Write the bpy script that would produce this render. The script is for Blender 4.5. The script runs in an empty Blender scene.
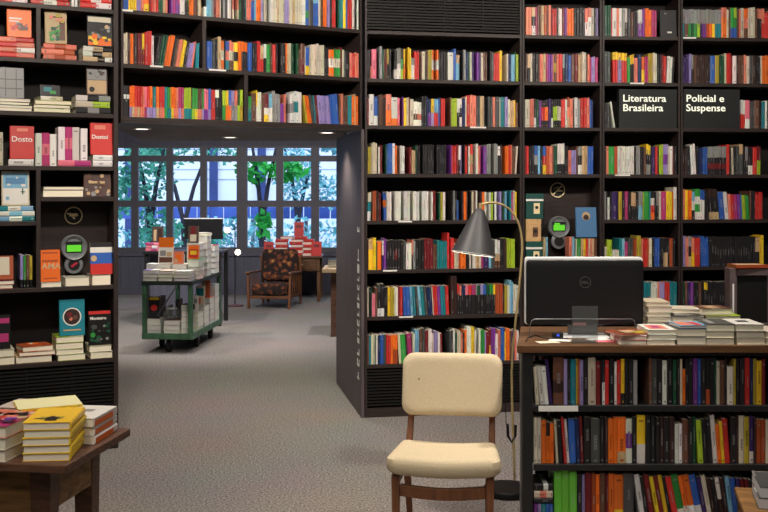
import bpy, bmesh, math, random, re
from mathutils import Matrix, Vector
R_ = random.Random(7)
sc = bpy.context.scene
COL = sc.collection
PI = math.pi
F, CX, HY, H = 1000.0, 384.0, 192.0, 1.6      # focal length in pixels, principal column, horizon row, eye height

# ------------------------------------------------------------------ colours and materials
PAL = dict(k=(18,17,18),K=(38,36,39),G=(72,74,74),g=(142,142,140),w=(226,222,214),W=(208,199,176),r=(200,50,46),R=(116,34,38),
 o=(236,112,36),O=(172,78,42),y=(240,198,46),Y=(176,156,54),n=(102,68,54),N=(60,40,38),t=(198,166,126),e=(52,146,64),E=(28,78,54),
 l=(164,192,52),b=(50,94,176),B=(32,46,90),c=(122,176,206),C=(32,126,136),p=(122,58,146),P=(60,38,94),m=(176,54,112),i=(236,122,142),
 s=(222,126,104),v=(152,136,190),d=(86,66,62),a=(104,186,62),u=(84,134,176))
NAMES = dict(k='black',K='black',G='dark grey',g='grey',w='white',W='cream',r='red',R='dark red',o='orange',O='rust brown',y='yellow',
 Y='mustard',n='brown',N='dark brown',t='tan',e='green',E='dark green',l='lime green',b='blue',B='navy blue',c='pale blue',C='teal',
 p='purple',P='dark purple',m='magenta',i='pink',s='salmon',v='lavender',d='brown grey',a='bright green',u='steel blue')
def lin(c):
    return tuple((x/255/12.92 if x/255 <= 0.04045 else ((x/255+0.055)/1.055)**2.4) for x in c)
def col(k, j=0.0):
    a = lin(PAL[k]) if isinstance(k, str) else lin(k)
    f = 1 + R_.uniform(-j, j)
    return tuple(min(1, max(0, x*f*(1+R_.uniform(-j, j)*.4))) for x in a)

def nt(name):
    m = bpy.data.materials.new(name); m.use_nodes = True
    t = m.node_tree; return m, t, t.nodes['Principled BSDF']
def mat(name, c, rough=.6, spec=.4, metal=0, noise=0, scale=20, stretch=(1,1,1), bump=0, c2=None, coat=0):
    m, t, b = nt(name)
    b.inputs['Roughness'].default_value = rough
    b.inputs['Specular IOR Level'].default_value = spec
    b.inputs['Metallic'].default_value = metal
    b.inputs['Coat Weight'].default_value = coat
    c = lin(c) if max(c) > 1 else c
    if not noise and not bump:
        b.inputs['Base Color'].default_value = (*c, 1); 
    tc = t.nodes.new('ShaderNodeTexCoord'); mp = t.nodes.new('ShaderNodeMapping')
    mp.inputs['Scale'].default_value = stretch
    no = t.nodes.new('ShaderNodeTexNoise'); no.inputs['Scale'].default_value = scale; no.inputs['Detail'].default_value = 5
    t.links.new(tc.outputs['Object'], mp.inputs['Vector']); t.links.new(mp.outputs[0], no.inputs['Vector'])
    rp = t.nodes.new('ShaderNodeValToRGB')
    d = lin(c2) if c2 else tuple(x*(1-noise) for x in c)
    e = c if c2 else tuple(min(1, x*(1+noise)) for x in c)
    rp.color_ramp.elements[0].color = (*d, 1); rp.color_ramp.elements[1].color = (*e, 1)
    rp.color_ramp.elements[0].position = .3; rp.color_ramp.elements[1].position = .7
    t.links.new(no.outputs['Fac'], rp.inputs[0]); t.links.new(rp.outputs[0], b.inputs['Base Color'])
    if bump:
        bp = t.nodes.new('ShaderNodeBump'); bp.inputs['Strength'].default_value = bump; bp.inputs['Distance'].default_value = .004
        t.links.new(no.outputs['Fac'], bp.inputs['Height']); t.links.new(bp.outputs[0], b.inputs['Normal'])
    return m
def emit(name, c, s):
    m, t, b = nt(name); b.inputs['Base Color'].default_value = (0, 0, 0, 1)
    b.inputs['Emission Color'].default_value = (*c, 1); b.inputs['Emission Strength'].default_value = s
    return m
def attr_mat(name, rough, spec):
    m, t, b = nt(name); a = t.nodes.new('ShaderNodeVertexColor'); a.layer_name = 'Col'
    no = t.nodes.new('ShaderNodeTexNoise'); no.inputs['Scale'].default_value = 60
    mx = t.nodes.new('ShaderNodeMix'); mx.data_type = 'RGBA'; mx.blend_type = 'MULTIPLY'; mx.inputs[0].default_value = .18
    t.links.new(a.outputs[0], mx.inputs[6]); t.links.new(no.outputs['Color'], mx.inputs[7])
    t.links.new(mx.outputs[2], b.inputs['Base Color'])
    b.inputs['Roughness'].default_value = rough; b.inputs['Specular IOR Level'].default_value = spec
    return m
M = {}
M['book'] = attr_mat('printed_book_cover', .42, .35)
def page_mat():
    m, t, b = nt('page_edges'); tc = t.nodes.new('ShaderNodeTexCoord'); w = t.nodes.new('ShaderNodeTexWave')
    w.inputs['Scale'].default_value = 260; w.bands_direction = 'X'; w.inputs['Distortion'].default_value = 1.5
    a = t.nodes.new('ShaderNodeVertexColor'); a.layer_name = 'Col'
    mx = t.nodes.new('ShaderNodeMix'); mx.data_type = 'RGBA'; mx.blend_type = 'MULTIPLY'; mx.inputs[0].default_value = .14
    t.links.new(tc.outputs['Object'], w.inputs['Vector']); t.links.new(a.outputs[0], mx.inputs[6]); t.links.new(w.outputs['Color'], mx.inputs[7])
    t.links.new(mx.outputs[2], b.inputs['Base Color']); b.inputs['Roughness'].default_value = .85; b.inputs['Specular IOR Level'].default_value = .1
    return m
M['page'] = page_mat()
M['shelf'] = mat('dark_stained_shelving', (46,36,34), .5, .35, noise=.25, scale=6, stretch=(1,8,8))
M['shelfback'] = mat('dark_shelving_back', (30,26,26), .7, .2, noise=.2, scale=5)
M['vent'] = mat('black_vent_slats', (15,13,13), .6, .3, noise=.15, scale=8)
M['jamb'] = mat('dark_panelled_wood', (80,71,72), .55, .35, noise=.3, scale=4, stretch=(14,14,.6))
M['plaster'] = mat('grey_plaster', (126,120,120), .8, .2, noise=.06, scale=3)
M['darkwall'] = mat('slate_wall_boards', (86,86,98), .7, .25, noise=.12, scale=4, stretch=(8,8,.5))
M['steel'] = mat('dark_window_steel', (82,80,88), .5, .4, noise=.1, scale=6)
M['walnut'] = mat('brown_wood', (96,66,42), .42, .45, noise=.35, scale=5, stretch=(1,10,10))
M['oldwood'] = mat('old_dark_wood', (92,62,46), .5, .4, noise=.45, scale=5, stretch=(2,12,12), bump=.15)
M['oldwood2'] = mat('old_panel_wood', (132,96,56), .55, .35, noise=.45, scale=6, stretch=(1,3,10), bump=.1)
M['teak'] = mat('teak_wood', (116,72,44), .4, .45, noise=.3, scale=6, stretch=(9,9,1))
M['cream'] = mat('cream_woven_fabric', (204,187,156), .95, .15, noise=.12, scale=260, stretch=(1,.35,1), bump=.25)
M['black'] = mat('black_plastic', (20,20,22), .45, .4, noise=.1, scale=30)
M['blackmetal'] = mat('black_painted_steel', (32,32,33), .45, .45, noise=.1, scale=15)
M['lampgrey'] = mat('matt_charcoal_paint', (50,50,52), .5, .4, noise=.05, scale=20)
M['brass'] = mat('aged_brass', (186,164,116), .35, .5, metal=.35, noise=.1, scale=20)
M['silver'] = mat('silver_plastic', (232,232,232), .4, .5, noise=.03, scale=20)
M['greymetal'] = mat('grey_steel', (120,120,122), .35, .5, metal=.7, noise=.08, scale=20)
M['green'] = mat('worn_green_paint', (62,98,74), .5, .4, noise=.35, scale=14, bump=.1)
M['rubber'] = mat('rubber_wheel', (22,22,23), .8, .2, noise=.1, scale=20)
M['white'] = mat('white_paper', (228,226,220), .8, .2, noise=.03, scale=20)
M['goldline'] = mat('pale_gold_print', (238,216,170), .6, .3, noise=.05, scale=20)
M['signboard'] = mat('charcoal_sign_board', (34,36,37), .55, .3, noise=.06, scale=10)
M['lit'] = emit('lit_sign_letters', (1, .96, .74), 1.15)
M['screen'] = emit('green_lcd', (.16, .85, .03), .8)
M['redled'] = emit('red_scanner_light', (.8, .02, .05), .45)
M['blueled'] = emit('blue_indicator', (.05, .12, 1), 1.0)
M['bulb'] = emit('warm_bulb', (1, .86, .66), 14)
M['downl'] = emit('downlight_lens', (1, .88, .7), 5)
M['base_red'] = mat('dark_red_metal', (88,40,40), .5, .4, noise=.1, scale=20)
M['dial'] = mat('dark_grey_plastic', (112,114,118), .35, .5, noise=.05, scale=20)
def carpet():
    m, t, b = nt('grey_loop_carpet'); tc = t.nodes.new('ShaderNodeTexCoord')
    n1 = t.nodes.new('ShaderNodeTexNoise'); n1.inputs['Scale'].default_value = 85; n1.inputs['Detail'].default_value = 4
    n2 = t.nodes.new('ShaderNodeTexNoise'); n2.inputs['Scale'].default_value = 1.3
    r1 = t.nodes.new('ShaderNodeValToRGB'); r1.color_ramp.elements[0].position = .35; r1.color_ramp.elements[1].position = .68
    r1.color_ramp.elements[0].color = (*lin((98,93,89)), 1); r1.color_ramp.elements[1].color = (*lin((172,165,159)), 1)
    mx = t.nodes.new('ShaderNodeMix'); mx.data_type = 'RGBA'; mx.blend_type = 'MULTIPLY'; mx.inputs[0].default_value = .25
    bp = t.nodes.new('ShaderNodeBump'); bp.inputs['Strength'].default_value = .4; bp.inputs['Distance'].default_value = .005
    for n in (n1, n2): t.links.new(tc.outputs['Object'], n.inputs['Vector'])
    t.links.new(n1.outputs['Fac'], r1.inputs[0]); t.links.new(r1.outputs[0], mx.inputs[6]); t.links.new(n2.outputs['Color'], mx.inputs[7])
    t.links.new(mx.outputs[2], b.inputs['Base Color']); t.links.new(n1.outputs['Fac'], bp.inputs['Height']); t.links.new(bp.outputs[0], b.inputs['Normal'])
    b.inputs['Roughness'].default_value = .95; b.inputs['Specular IOR Level'].default_value = .1
    return m
M['carpet'] = carpet()
def floral():
    m, t, b = nt('floral_upholstery'); tc = t.nodes.new('ShaderNodeTexCoord')
    v = t.nodes.new('ShaderNodeTexVoronoi'); v.inputs['Scale'].default_value = 13
    n = t.nodes.new('ShaderNodeTexNoise'); n.inputs['Scale'].default_value = 16; n.inputs['Detail'].default_value = 3
    r = t.nodes.new('ShaderNodeValToRGB'); cr = r.color_ramp; cr.interpolation = 'LINEAR'
    cr.elements[0].position = .2; cr.elements[0].color = (*lin((26,17,14)), 1)
    cr.elements[1].position = .8; cr.elements[1].color = (*lin((170,146,70)), 1)
    for p, c in ((.44, (34,22,17)), (.54, (92,46,26)), (.64, (132,74,40))):
        e = cr.elements.new(p); e.color = (*lin(c), 1)
    mx = t.nodes.new('ShaderNodeMath'); mx.operation = 'MULTIPLY_ADD'; mx.inputs[1].default_value = -.35
    t.links.new(tc.outputs['Object'], v.inputs['Vector']); t.links.new(tc.outputs['Object'], n.inputs['Vector'])
    t.links.new(v.outputs['Distance'], mx.inputs[0]); t.links.new(n.outputs['Fac'], mx.inputs[2])
    ad = t.nodes.new('ShaderNodeMath'); ad.operation = 'ADD'; ad.inputs[1].default_value = .14
    t.links.new(mx.outputs[0], ad.inputs[0]); t.links.new(ad.outputs[0], r.inputs[0]); t.links.new(r.outputs[0], b.inputs['Base Color'])
    b.inputs['Roughness'].default_value = .95; return m
M['floral'] = floral()
def clear(name, tint, gl, haze=0):
    m = bpy.data.materials.new(name); m.use_nodes = True; t = m.node_tree; t.nodes.clear()
    o = t.nodes.new('ShaderNodeOutputMaterial'); tr = t.nodes.new('ShaderNodeBsdfTransparent'); g = t.nodes.new('ShaderNodeBsdfGlossy')
    tr.inputs[0].default_value = (*tint, 1); g.inputs['Roughness'].default_value = .05; mx = t.nodes.new('ShaderNodeMixShader'); mx.inputs[0].default_value = gl
    t.links.new(tr.outputs[0], mx.inputs[1]); t.links.new(g.outputs[0], mx.inputs[2])
    if haze:
        df = t.nodes.new('ShaderNodeBsdfDiffuse'); df.inputs[0].default_value = (.7,.72,.72,1); m2 = t.nodes.new('ShaderNodeMixShader'); m2.inputs[0].default_value = haze
        t.links.new(mx.outputs[0], m2.inputs[1]); t.links.new(df.outputs[0], m2.inputs[2]); mx = m2
    t.links.new(mx.outputs[0], o.inputs[0]); return m
M['glass'] = clear('window_glass', (.94, .97, 1), .03)
M['acrylic'] = clear('clear_acrylic', (.82, .85, .85), .07, .06)

# ------------------------------------------------------------------ mesh helpers
class MB:
    def __init__(s): s.v, s.f, s.c = [], [], []
    def add(s, V, Fc, C=None, mtx=None):
        n = len(s.v)
        s.v += [tuple(mtx @ Vector(p)) if mtx else tuple(p) for p in V]
        s.f += [tuple(n+i for i in f) for f in Fc]
        s.c += (C if C is not None else [None]*len(Fc))
        return s
    def box(s, x0, y0, z0, x1, y1, z1, c=None, mtx=None):
        V = [(x0,y0,z0),(x1,y0,z0),(x1,y1,z0),(x0,y1,z0),(x0,y0,z1),(x1,y0,z1),(x1,y1,z1),(x0,y1,z1)]
        Q = [(3,2,1,0),(4,5,6,7),(0,1,5,4),(1,2,6,5),(2,3,7,6),(3,0,4,7)]
        return s.add(V, Q, [c]*6, mtx)
    def bar(s, a, b, w, d=None, up=(0,0,1), c=None, w2=None, d2=None):   # tapered rectangular bar between two points
        a, b = Vector(a), Vector(b); d = d or w; w2 = w2 or w; d2 = d2 or d
        z = (b-a).normalized(); x = Vector(up).cross(z)
        if x.length < 1e-4: x = Vector((1,0,0))
        x.normalize(); y = z.cross(x)
        V = [a+x*w/2*i+y*d/2*j for i, j in ((-1,-1),(1,-1),(1,1),(-1,1))] + [b+x*w2/2*i+y*d2/2*j for i, j in ((-1,-1),(1,-1),(1,1),(-1,1))]
        return s.add(V, [(3,2,1,0),(4,5,6,7),(0,1,5,4),(1,2,6,5),(2,3,7,6),(3,0,4,7)], [c]*6)
    def tube(s, pts, r, n=10, c=None, closed=False):
        pts = [Vector(p) for p in pts]; N = len(pts); rr = r if isinstance(r, (list, tuple)) else [r]*N
        V = []; prev = None
        for i, p in enumerate(pts):
            if closed: t = (pts[(i+1) % N]-pts[i-1]).normalized()
            else: t = (pts[min(i+1, N-1)]-pts[max(i-1, 0)]).normalized()
            x = prev - t*prev.dot(t) if prev else (Vector((0,0,1)).cross(t) if abs(t.z) < .95 else Vector((1,0,0)).cross(t))
            x.normalize(); prev = x.copy(); y = t.cross(x)
            V += [p+(x*math.cos(2*PI*k/n)+y*math.sin(2*PI*k/n))*rr[i] for k in range(n)]
        Q = []
        for i in range(N if closed else N-1):
            j = (i+1) % N
            Q += [(i*n+k, i*n+(k+1) % n, j*n+(k+1) % n, j*n+k) for k in range(n)]
        if not closed: Q += [tuple(range(n-1, -1, -1)), tuple((N-1)*n+k for k in range(n))]
        return s.add(V, Q, [c]*len(Q))
    def lathe(s, prof, n=24, mtx=None, c=None, closed=False):
        V = [(r*math.cos(2*PI*k/n), r*math.sin(2*PI*k/n), z) for r, z in prof for k in range(n)]
        m = len(prof); Q = []
        for i in range(m if closed else m-1):
            j = (i+1) % m
            Q += [(i*n+k, i*n+(k+1) % n, j*n+(k+1) % n, j*n+k) for k in range(n)]
        if not closed: Q += [tuple(range(n-1, -1, -1)), tuple((m-1)*n+k for k in range(n))]
        return s.add(V, Q, [c]*len(Q), mtx)
    def cushion(s, w, d, t, rc, re, fn=None, n=8, rings=5):     # upholstered pad: rounded outline, rounded edge, optional bend
        out = []
        for cx, cy, a0 in ((w/2-rc, d/2-rc, 0), (-w/2+rc, d/2-rc, 90), (-w/2+rc, -d/2+rc, 180), (w/2-rc, -d/2+rc, 270)):
            for k in range(n+1):
                a = math.radians(a0+90*k/n); out.append((cx+rc*math.cos(a), cy+rc*math.sin(a)))
            # straight runs get extra points so that the pad can bend
        full = []
        for i, p in enumerate(out):
            q = out[(i+1) % len(out)]; L = math.hypot(q[0]-p[0], q[1]-p[1]); k = max(1, int(L/.05))
            full += [(p[0]+(q[0]-p[0])*j/k, p[1]+(q[1]-p[1])*j/k) for j in range(k)]
        m = len(full); lay = []
        for k in range(7):
            a = -PI/2+PI*k/6; ins = re*(1-math.cos(a)); z = math.sin(a)
            lay.append((ins, t/2-re+re if False else (z*(min(re, t/2))+(t/2-min(re, t/2))*(1 if z > 0 else -1 if z < 0 else 0))))
        V, Q = [], []
        def ring(ins, z, sc_=1):
            fx, fy = (w-2*ins)/w*sc_, (d-2*ins)/d*sc_
            V.extend((p[0]*fx, p[1]*fy, z) for p in full)
        for g in range(1, rings): ring(re, -t/2, g/rings)
        for ins, z in lay: ring(ins, z)
        for g in range(rings-1, 0, -1): ring(re, t/2, g/rings)
        N = len(V)//m
        for i in range(N-1): Q += [(i*m+k, i*m+(k+1) % m, (i+1)*m+(k+1) % m, (i+1)*m+k) for k in range(m)]
        Q += [tuple(range(m-1, -1, -1)), tuple((N-1)*m+k for k in range(m))]
        if fn: V = [fn(*p) for p in V]
        return s.add(V, Q)
def obj(name, mb, material, parent=None, smooth=False, loc=None, rot=None, bevel=0):
    me = bpy.data.meshes.new(name); me.from_pydata([tuple(p) for p in mb.v], [], mb.f); me.update()
    if material in (M['book'], M['page']):
        a = me.color_attributes.new('Col', 'FLOAT_COLOR', 'CORNER'); buf = []
        for f, c in zip(mb.f, mb.c): buf += [*(c or (.5, .5, .5)), 1.0]*len(f)
        a.data.foreach_set('color', buf)
    me.materials.append(material)
    if smooth: me.polygons.foreach_set('use_smooth', [True]*len(me.polygons))
    o = bpy.data.objects.new(name, me); COL.objects.link(o)
    if parent: o.parent = parent
    if loc: o.location = loc
    if rot: o.rotation_euler = rot
    if bevel:
        b = o.modifiers.new('Bevel', 'BEVEL'); b.width = bevel; b.segments = 2; b.limit_method = 'ANGLE'
    if smooth:
        try:
            bm = bmesh.new(); bm.from_mesh(me)
            for e in bm.edges:
                if len(e.link_faces) == 2 and e.calc_face_angle(0) > .7: e.smooth = False
            bm.to_mesh(me); bm.free()
        except Exception: pass
    return o
def tag(o, label=None, cat=None, group=None, kind=None):
    if label: o['label'] = label
    if cat: o['category'] = cat
    if group: o['group'] = group
    if kind: o['kind'] = kind
    return o
def thing(name, label, cat, loc=(0,0,0), rz=0, group=None):
    o = bpy.data.objects.new(name, None); COL.objects.link(o); o.empty_display_size = .05
    o.location = loc; o.rotation_euler = (0,0,rz); return tag(o, label, cat, group)
def struct(name, mb, material, label=None):
    return tag(obj(name, mb, material), label, None, None, 'structure')
def text_mesh(txt, size, extrude, align='LEFT', spacing=1.0, line=1.0, bold=0.0):
    cu = bpy.data.curves.new('lettering', 'FONT'); cu.body = txt; cu.size = size; cu.extrude = extrude; cu.align_x = align
    cu.space_character = spacing; cu.space_line = line; cu.offset = bold; cu.resolution_u = 3
    o = bpy.data.objects.new('lettering', cu); COL.objects.link(o); dg = bpy.context.evaluated_depsgraph_get()
    me = bpy.data.meshes.new_from_object(o.evaluated_get(dg)); bpy.data.objects.remove(o); bpy.data.curves.remove(cu); return me
def add_text(name, txt, size, extrude, material, parent, mtx, label=None, **kw):
    me = text_mesh(txt, size, extrude, **kw); me.materials.clear(); me.materials.append(material)
    o = bpy.data.objects.new(name, me); COL.objects.link(o); o.parent = parent; o.matrix_local = mtx
    if label: o['label'] = label
    return o
def px(x, y, s): return Vector(((x-CX)/s, F/s, H-(y-HY)/s))
def onplane(x, y, z):                      # the point of a photo pixel on the horizontal plane at height z
    s = (y-HY)/(H-z); return Vector(((x-CX)/s, F/s, z))

# ------------------------------------------------------------------ the bays of the curved book wall
class Bay:
    def __init__(s, x0, s0, x1, s1):
        a, b = px(x0, HY, s0), px(x1, HY, s1)
        s.o = Vector((a.x, a.y, 0)); d = Vector((b.x-a.x, b.y-a.y, 0)); s.L = d.length; s.u = d.normalized()
        s.n = Vector((-s.u.y, s.u.x, 0)); s.ang = math.atan2(s.u.y, s.u.x)
        s.M = Matrix.Translation(s.o) @ Matrix.Rotation(s.ang, 4, 'Z')
    def pu(s, x, b=0.0):                   # photo column -> distance along the bay, on the plane b behind its front
        o = s.o+s.n*b; k = (x-CX)/F        # X = k*Y
        return (k*o.y-o.x)/(s.u.x-k*s.u.y)
    def scale(s, u, b=0.0): return F/(s.o.y+s.u.y*u+s.n.y*b)
    def W(s, u, b, z): p = s.o+s.u*u+s.n*b; return Vector((p.x, p.y, z))
LEVELS = [2.733, 2.393, 2.06, 1.717, 1.383, 1.034, .702, .361]
T = .026                                    # shelf board thickness
TOP = 3.5
sl = lambda x: 160-(x-118)*(160-141.25)/(365-118)
bL = Bay(-70, 168+70*.0678, 118.5, 160)
bW = Bay(121, sl(121), 362.3, sl(362.3))
bM = Bay(365, 141.25, 522, 137.2)
bC2 = Bay(522.4, 137.2, 602, 136.1)
bC3 = Bay(602.4, 136.1, 680.5, 135.3)
bC4 = Bay(680.9, 135.3, 837, 133.5)
DEP = .30
def bookcase(bay, label, shelves, z0, dividers=(), vents=(), plinth=True, panel=.015, rpanel=None, back=True):
    r = thing('bookcase', label, 'bookcase', bay.o, bay.ang, 'bays of the dark book wall'); L = bay.L; g = .0008; rp = rpanel or panel
    for a, b in ((g, g+panel), (L-rp-g, L-g)): obj('side_panel', MB().box(a, 0, z0, b, DEP, TOP), M['shelf'], r, bevel=.0015)
    L = L-rp+panel
    obj('back_panel', MB().box(panel+g, DEP-.018, z0, L-panel-g, DEP, TOP), M['shelfback'], r)
    for z, u0, u1 in shelves:
        u0 = panel+2*g if u0 is None else u0; u1 = L-panel-2*g if u1 is None else u1
        obj('shelf', MB().box(u0, .001, z-T/2, u1, DEP-.019, z+T/2), M['shelf'], r, bevel=.0015)
    for u, za, zb in dividers: obj('divider', MB().box(u-.013, .001, za+T/2, u+.013, DEP-.019, zb-T/2), M['shelf'], r, bevel=.0015)
    for za, zb in vents:
        m = MB(); n = int((zb-za)/.021)
        for i in range(n):
            z = za+(zb-za)*(i+.5)/n; m.box(panel+2*g, .012, z-.0065, L-panel-2*g, .03, z+.0065)
        m.box(panel+2*g, .034, za, L-panel-2*g, .045, zb)
        for f in (.25, .5, .75): m.box(L*f-.004, .008, za, L*f+.004, .0115, zb)
        obj('vent_grille', m, M['vent'], r)
    if plinth: obj('plinth', MB().box(panel+2*g, .004, 0, L-panel-2*g, .03, .065), M['shelf'], r)
    return r
al = lambda L: [(z, None, None) for z in L]
def recess(root, u0, u1, z0, z1): obj('recess_panel', MB().box(u0, .226, z0+T/2+.0005, u1, .236, z1-T/2-.0005), M['shelf'], root)
uL = lambda x: bL.pu(x)
DL = [2.725, 2.395, 2.073, 1.745, 1.008, .553]
LX = uL(38.5)
rL = bookcase(bL, 'dark bookcase of face-out titles and piles on the left of the passage', al(DL)+[(1.556, LX+.014, None), (1.41, None, LX-.014)], 0,
         [(LX, 2.395, 2.725), (LX, 1.008, 1.745)], [(.075, .53)], rpanel=.028)
uW = lambda x: bW.pu(x)
bookcase(bW, 'dark shelving bridging over the passage to the back room', al(LEVELS[:3]+[3.07]), 2.047,
         [(uW(204.5), LEVELS[1], LEVELS[0]), (uW(246.3), LEVELS[2], LEVELS[1])], plinth=False)
bookcase(bM, 'wide dark bookcase with grilles at top and base behind the cream chair', al(LEVELS), 0, [], [(.075, .34), (2.755, 3.45)])
C2L = LEVELS[:4]+LEVELS[5:]
rC2 = bookcase(bC2, 'dark narrow bookcase with the no-smoking sign in a tall recess', al(C2L+[3.07]), 0, [], [(.075, .34)])
bookcase(bC3, 'dark narrow bookcase holding the Literatura Brasileira sign', al(LEVELS+[3.07]), 0, [], [(.075, .34)])
bookcase(bC4, 'dark bookcase holding the Policial e Suspense sign', al(LEVELS+[3.07]), 0, [], [(.075, .34)])

recess(rL, LX+.0135, bL.L-.0295, 1.008, 1.556); recess(rC2, .0165, bC2.L-.0165, LEVELS[5], LEVELS[3])

# ------------------------------------------------------------------ books
BOOKS = []
def book_geo(w, d, h, cols, title=True, art=None, page=(238,229,206)):
    c = min(.0016, w*.12); e = min(.004, w*.22)
    jit = {k: col(k, .16) for k in set(cols)}
    cc = [jit[k] for k in cols]; cc = cc[::-1]               # bands are written from the top down
    n = len(cc); zs = [h*i/n for i in range(n+1)]
    outer = [(0,d),(0,e),(w*.22,0),(w*.78,0),(w,e),(w,d)]; inner = [(w-c,d),(w-c,.006),(c,.006),(c,d)]
    V, Q, C = [], [], []
    for z in zs: V += [(x, y, z) for x, y in outer]
    for k in range(n):
        for i in range(5): Q.append((k*6+i, k*6+i+1, (k+1)*6+i+1, (k+1)*6+i)); C.append(cc[k])
    b0 = len(V); V += [(x, y, 0) for x, y in inner]+[(x, y, h) for x, y in inner]
    for i in range(3): Q.append((b0+i, b0+i+1, b0+4+i+1, b0+4+i)); C.append(cc[0])
    Q.append((5,4,3,2,1,0,b0+3,b0+2,b0+1,b0)); C.append(cc[0])
    t0 = n*6; Q.append((t0,t0+1,t0+2,t0+3,t0+4,t0+5,b0+4,b0+5,b0+6,b0+7)); C.append(cc[-1])
    Q.append((5, b0, b0+4, t0+5)); C.append(cc[0]); Q.append((0, t0, b0+7, b0+3)); C.append(cc[0])
    cover = MB().add(V, Q, C)
    def patch(face, a0, b0_, a1, b1, colr, lift=.0004):
        if face == 'spine': P = [(a0*w,-lift,b0_*h),(a1*w,-lift,b0_*h),(a1*w,-lift,b1*h),(a0*w,-lift,b1*h)]
        else: P = [(w+lift,a0*d,b0_*h),(w+lift,a1*d,b0_*h),(w+lift,a1*d,b1*h),(w+lift,a0*d,b1*h)]
        cover.add(P, [(0,1,2,3)], [colr])
    if title and w > .007:
        base = sum(cc[len(cc)//2])/3
        lc = tuple(min(1, x*.6+.14) for x in cc[len(cc)//2]) if base < .25 else tuple(x*.4 for x in cc[len(cc)//2])
        r = R_.random()
        if r < .75:
            z0 = R_.uniform(.25, .5); z1 = z0+R_.uniform(.15, .35); x0 = R_.uniform(.3, .42); zz = z0
            while zz < z1:
                L = R_.uniform(.02, .06); patch('spine', x0, zz, 1-x0, zz+L, lc); zz += L+.012
        if r < .6: patch('spine', .3, .045, .7, .085, lc)
        elif r > .85: patch('spine', .23, .86, .77, .9, lc)
    for k, a in enumerate(art or ()):
        if a[0] == 'spine': patch('spine', *a[1:5], col(a[5]))
        elif a[0] == 'disc':
            _, ca, cb, ra, kk = a; lf = .0004+.0003*k; nn = 22
            P = [(w+lf, (ca*d+ra*d*math.cos(2*PI*q/nn)), cb*h+ra*d*math.sin(2*PI*q/nn)) for q in range(nn)]
            cover.add(P, [tuple(range(nn))], [col(kk)])
        else: patch('front', *a[:4], col(a[4]), .0004+.0003*k)
    pc = col(page, .06)
    pages = MB().box(c*1.05, .0065, .002, w-c*1.05, d-.003, h-.002, pc)
    return cover, pages
def add_book(mtx, w, d, h, cols, area, label, group, parts=False, title=True, art=None, page=(238,229,206), text=None, name='book', cat='book', keep=False):
    BOOKS.append(dict(mtx=mtx, w=w, d=d, h=h, cols=cols, area=area, label=label, group=group, parts=parts, title=title, art=art, page=page, text=text, name=name, cat=cat, keep=keep))
ORD = ('first second third fourth fifth sixth seventh eighth ninth tenth eleventh twelfth thirteenth fourteenth fifteenth sixteenth seventeenth eighteenth '
       'nineteenth twentieth').split()+['twenty-'+x for x in 'first second third fourth fifth sixth seventh eighth ninth'.split()]
def cname(cols):
    u = []
    for k in cols:
        if NAMES[k] not in u: u.append(NAMES[k])
    return u[0] if len(u) == 1 else u[0]+' and '+u[1]
TOK = re.compile(r'^([A-Za-z]+):([\d.]+)(?::([\d.]*))?(?::(-?[\d.]+))?$')
def row(bay, z, where, group, x0, segs, dh, unit=8.533, front=.010, umin=None, umax=None, parts=False, dep=(.14,.19), keep=False, seen=None):
    """segs: list of (start column, tokens); a token is colours:width in 1/unit pixels[:height px[:lean]]; _ is a gap"""
    items, cur = [], None
    for xs, toks in segs:
        x = xs
        for tk in toks.split():
            if tk.startswith('_:'): x += float(tk[2:])/unit; continue
            rep = 1
            if '*' in tk: tk, rep = tk.split('*'); rep = int(rep)
            m = TOK.match(tk); assert m, tk
            for _ in range(rep):
                wz = float(m[2])/unit; k_ = 1
                if not parts and wz > 3.3 and R_.random() < .7: k_ = max(1, min(3, round(wz/2.3)))
                for _k in range(k_):
                    items.append((x, x+wz/k_, m[1], float(m[3] or dh)*(R_.uniform(.97, 1.02) if k_ > 1 else 1), math.radians(float(m[4] or 0)))); x += wz/k_
    count = {}; prev = None; sh = 0
    umax = bay.L-.0175 if umax is None else umax
    umin = .0175 if umin is None else umin
    for fac in (1, .97, .94, .91, .88, .85, .8, .75, .7):         # squeeze thicknesses until the row fits its compartment
        res, prev = [], None
        for (a, b, cols, hp, th) in items:
            ua, ub = bay.pu(a, front), bay.pu(b, front); s = bay.scale(ua, front)
            w = max(.004, (ub-ua)*fac-.0006); h = hp/s; wt = w/math.cos(th)
            u = max(ua, umin)
            if prev:
                pr, ph, pt = prev; zm = min(ph*math.cos(pt), h*math.cos(th))
                u = max(u if fac == 1 or u-pr > .02 else pr, pr+max(0, zm*(math.tan(pt)-math.tan(th)))+.0006)
            if th < 0 and not prev: u = max(u, umin+h*math.sin(-th))
            res.append((u, w, h, cols, th, a, b, hp)); prev = (u+wt, h, th)
        end = prev[0]+max(0, prev[1]*math.sin(prev[2]))
        if end <= umax: break
    for (u, w, h, cols, th, a, b, hp) in res:
        if u+w > umax+.002: continue
        nm = cname(cols); count[nm] = count.get(nm, 0)+1
        d = R_.uniform(*dep); fb = front+R_.uniform(0, .007); hh = h*R_.uniform(.985, 1.015)
        piv = (w, 0, 0) if th > 0 else (0, 0, 0)
        base = u+(w/math.cos(th) if th > 0 else 0)
        mt = bay.M @ Matrix.Translation((base, fb, z+T/2+.0006)) @ Matrix.Rotation(th, 4, 'Y') @ Matrix.Translation((-piv[0], 0, 0))
        vis = 1
        if seen: vis = seen((a+b)/2)
        lean = ' leaning' if abs(th) > .05 else ''
        k = count[nm]; a_ = ORD[k-1] if k <= len(ORD) else str(k)+'th'
        add_book(mt, w, d, hh, cols, (b-a)*hp*vis, f'{a_} {nm} book from left, {where}', group, parts, keep=keep)

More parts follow.
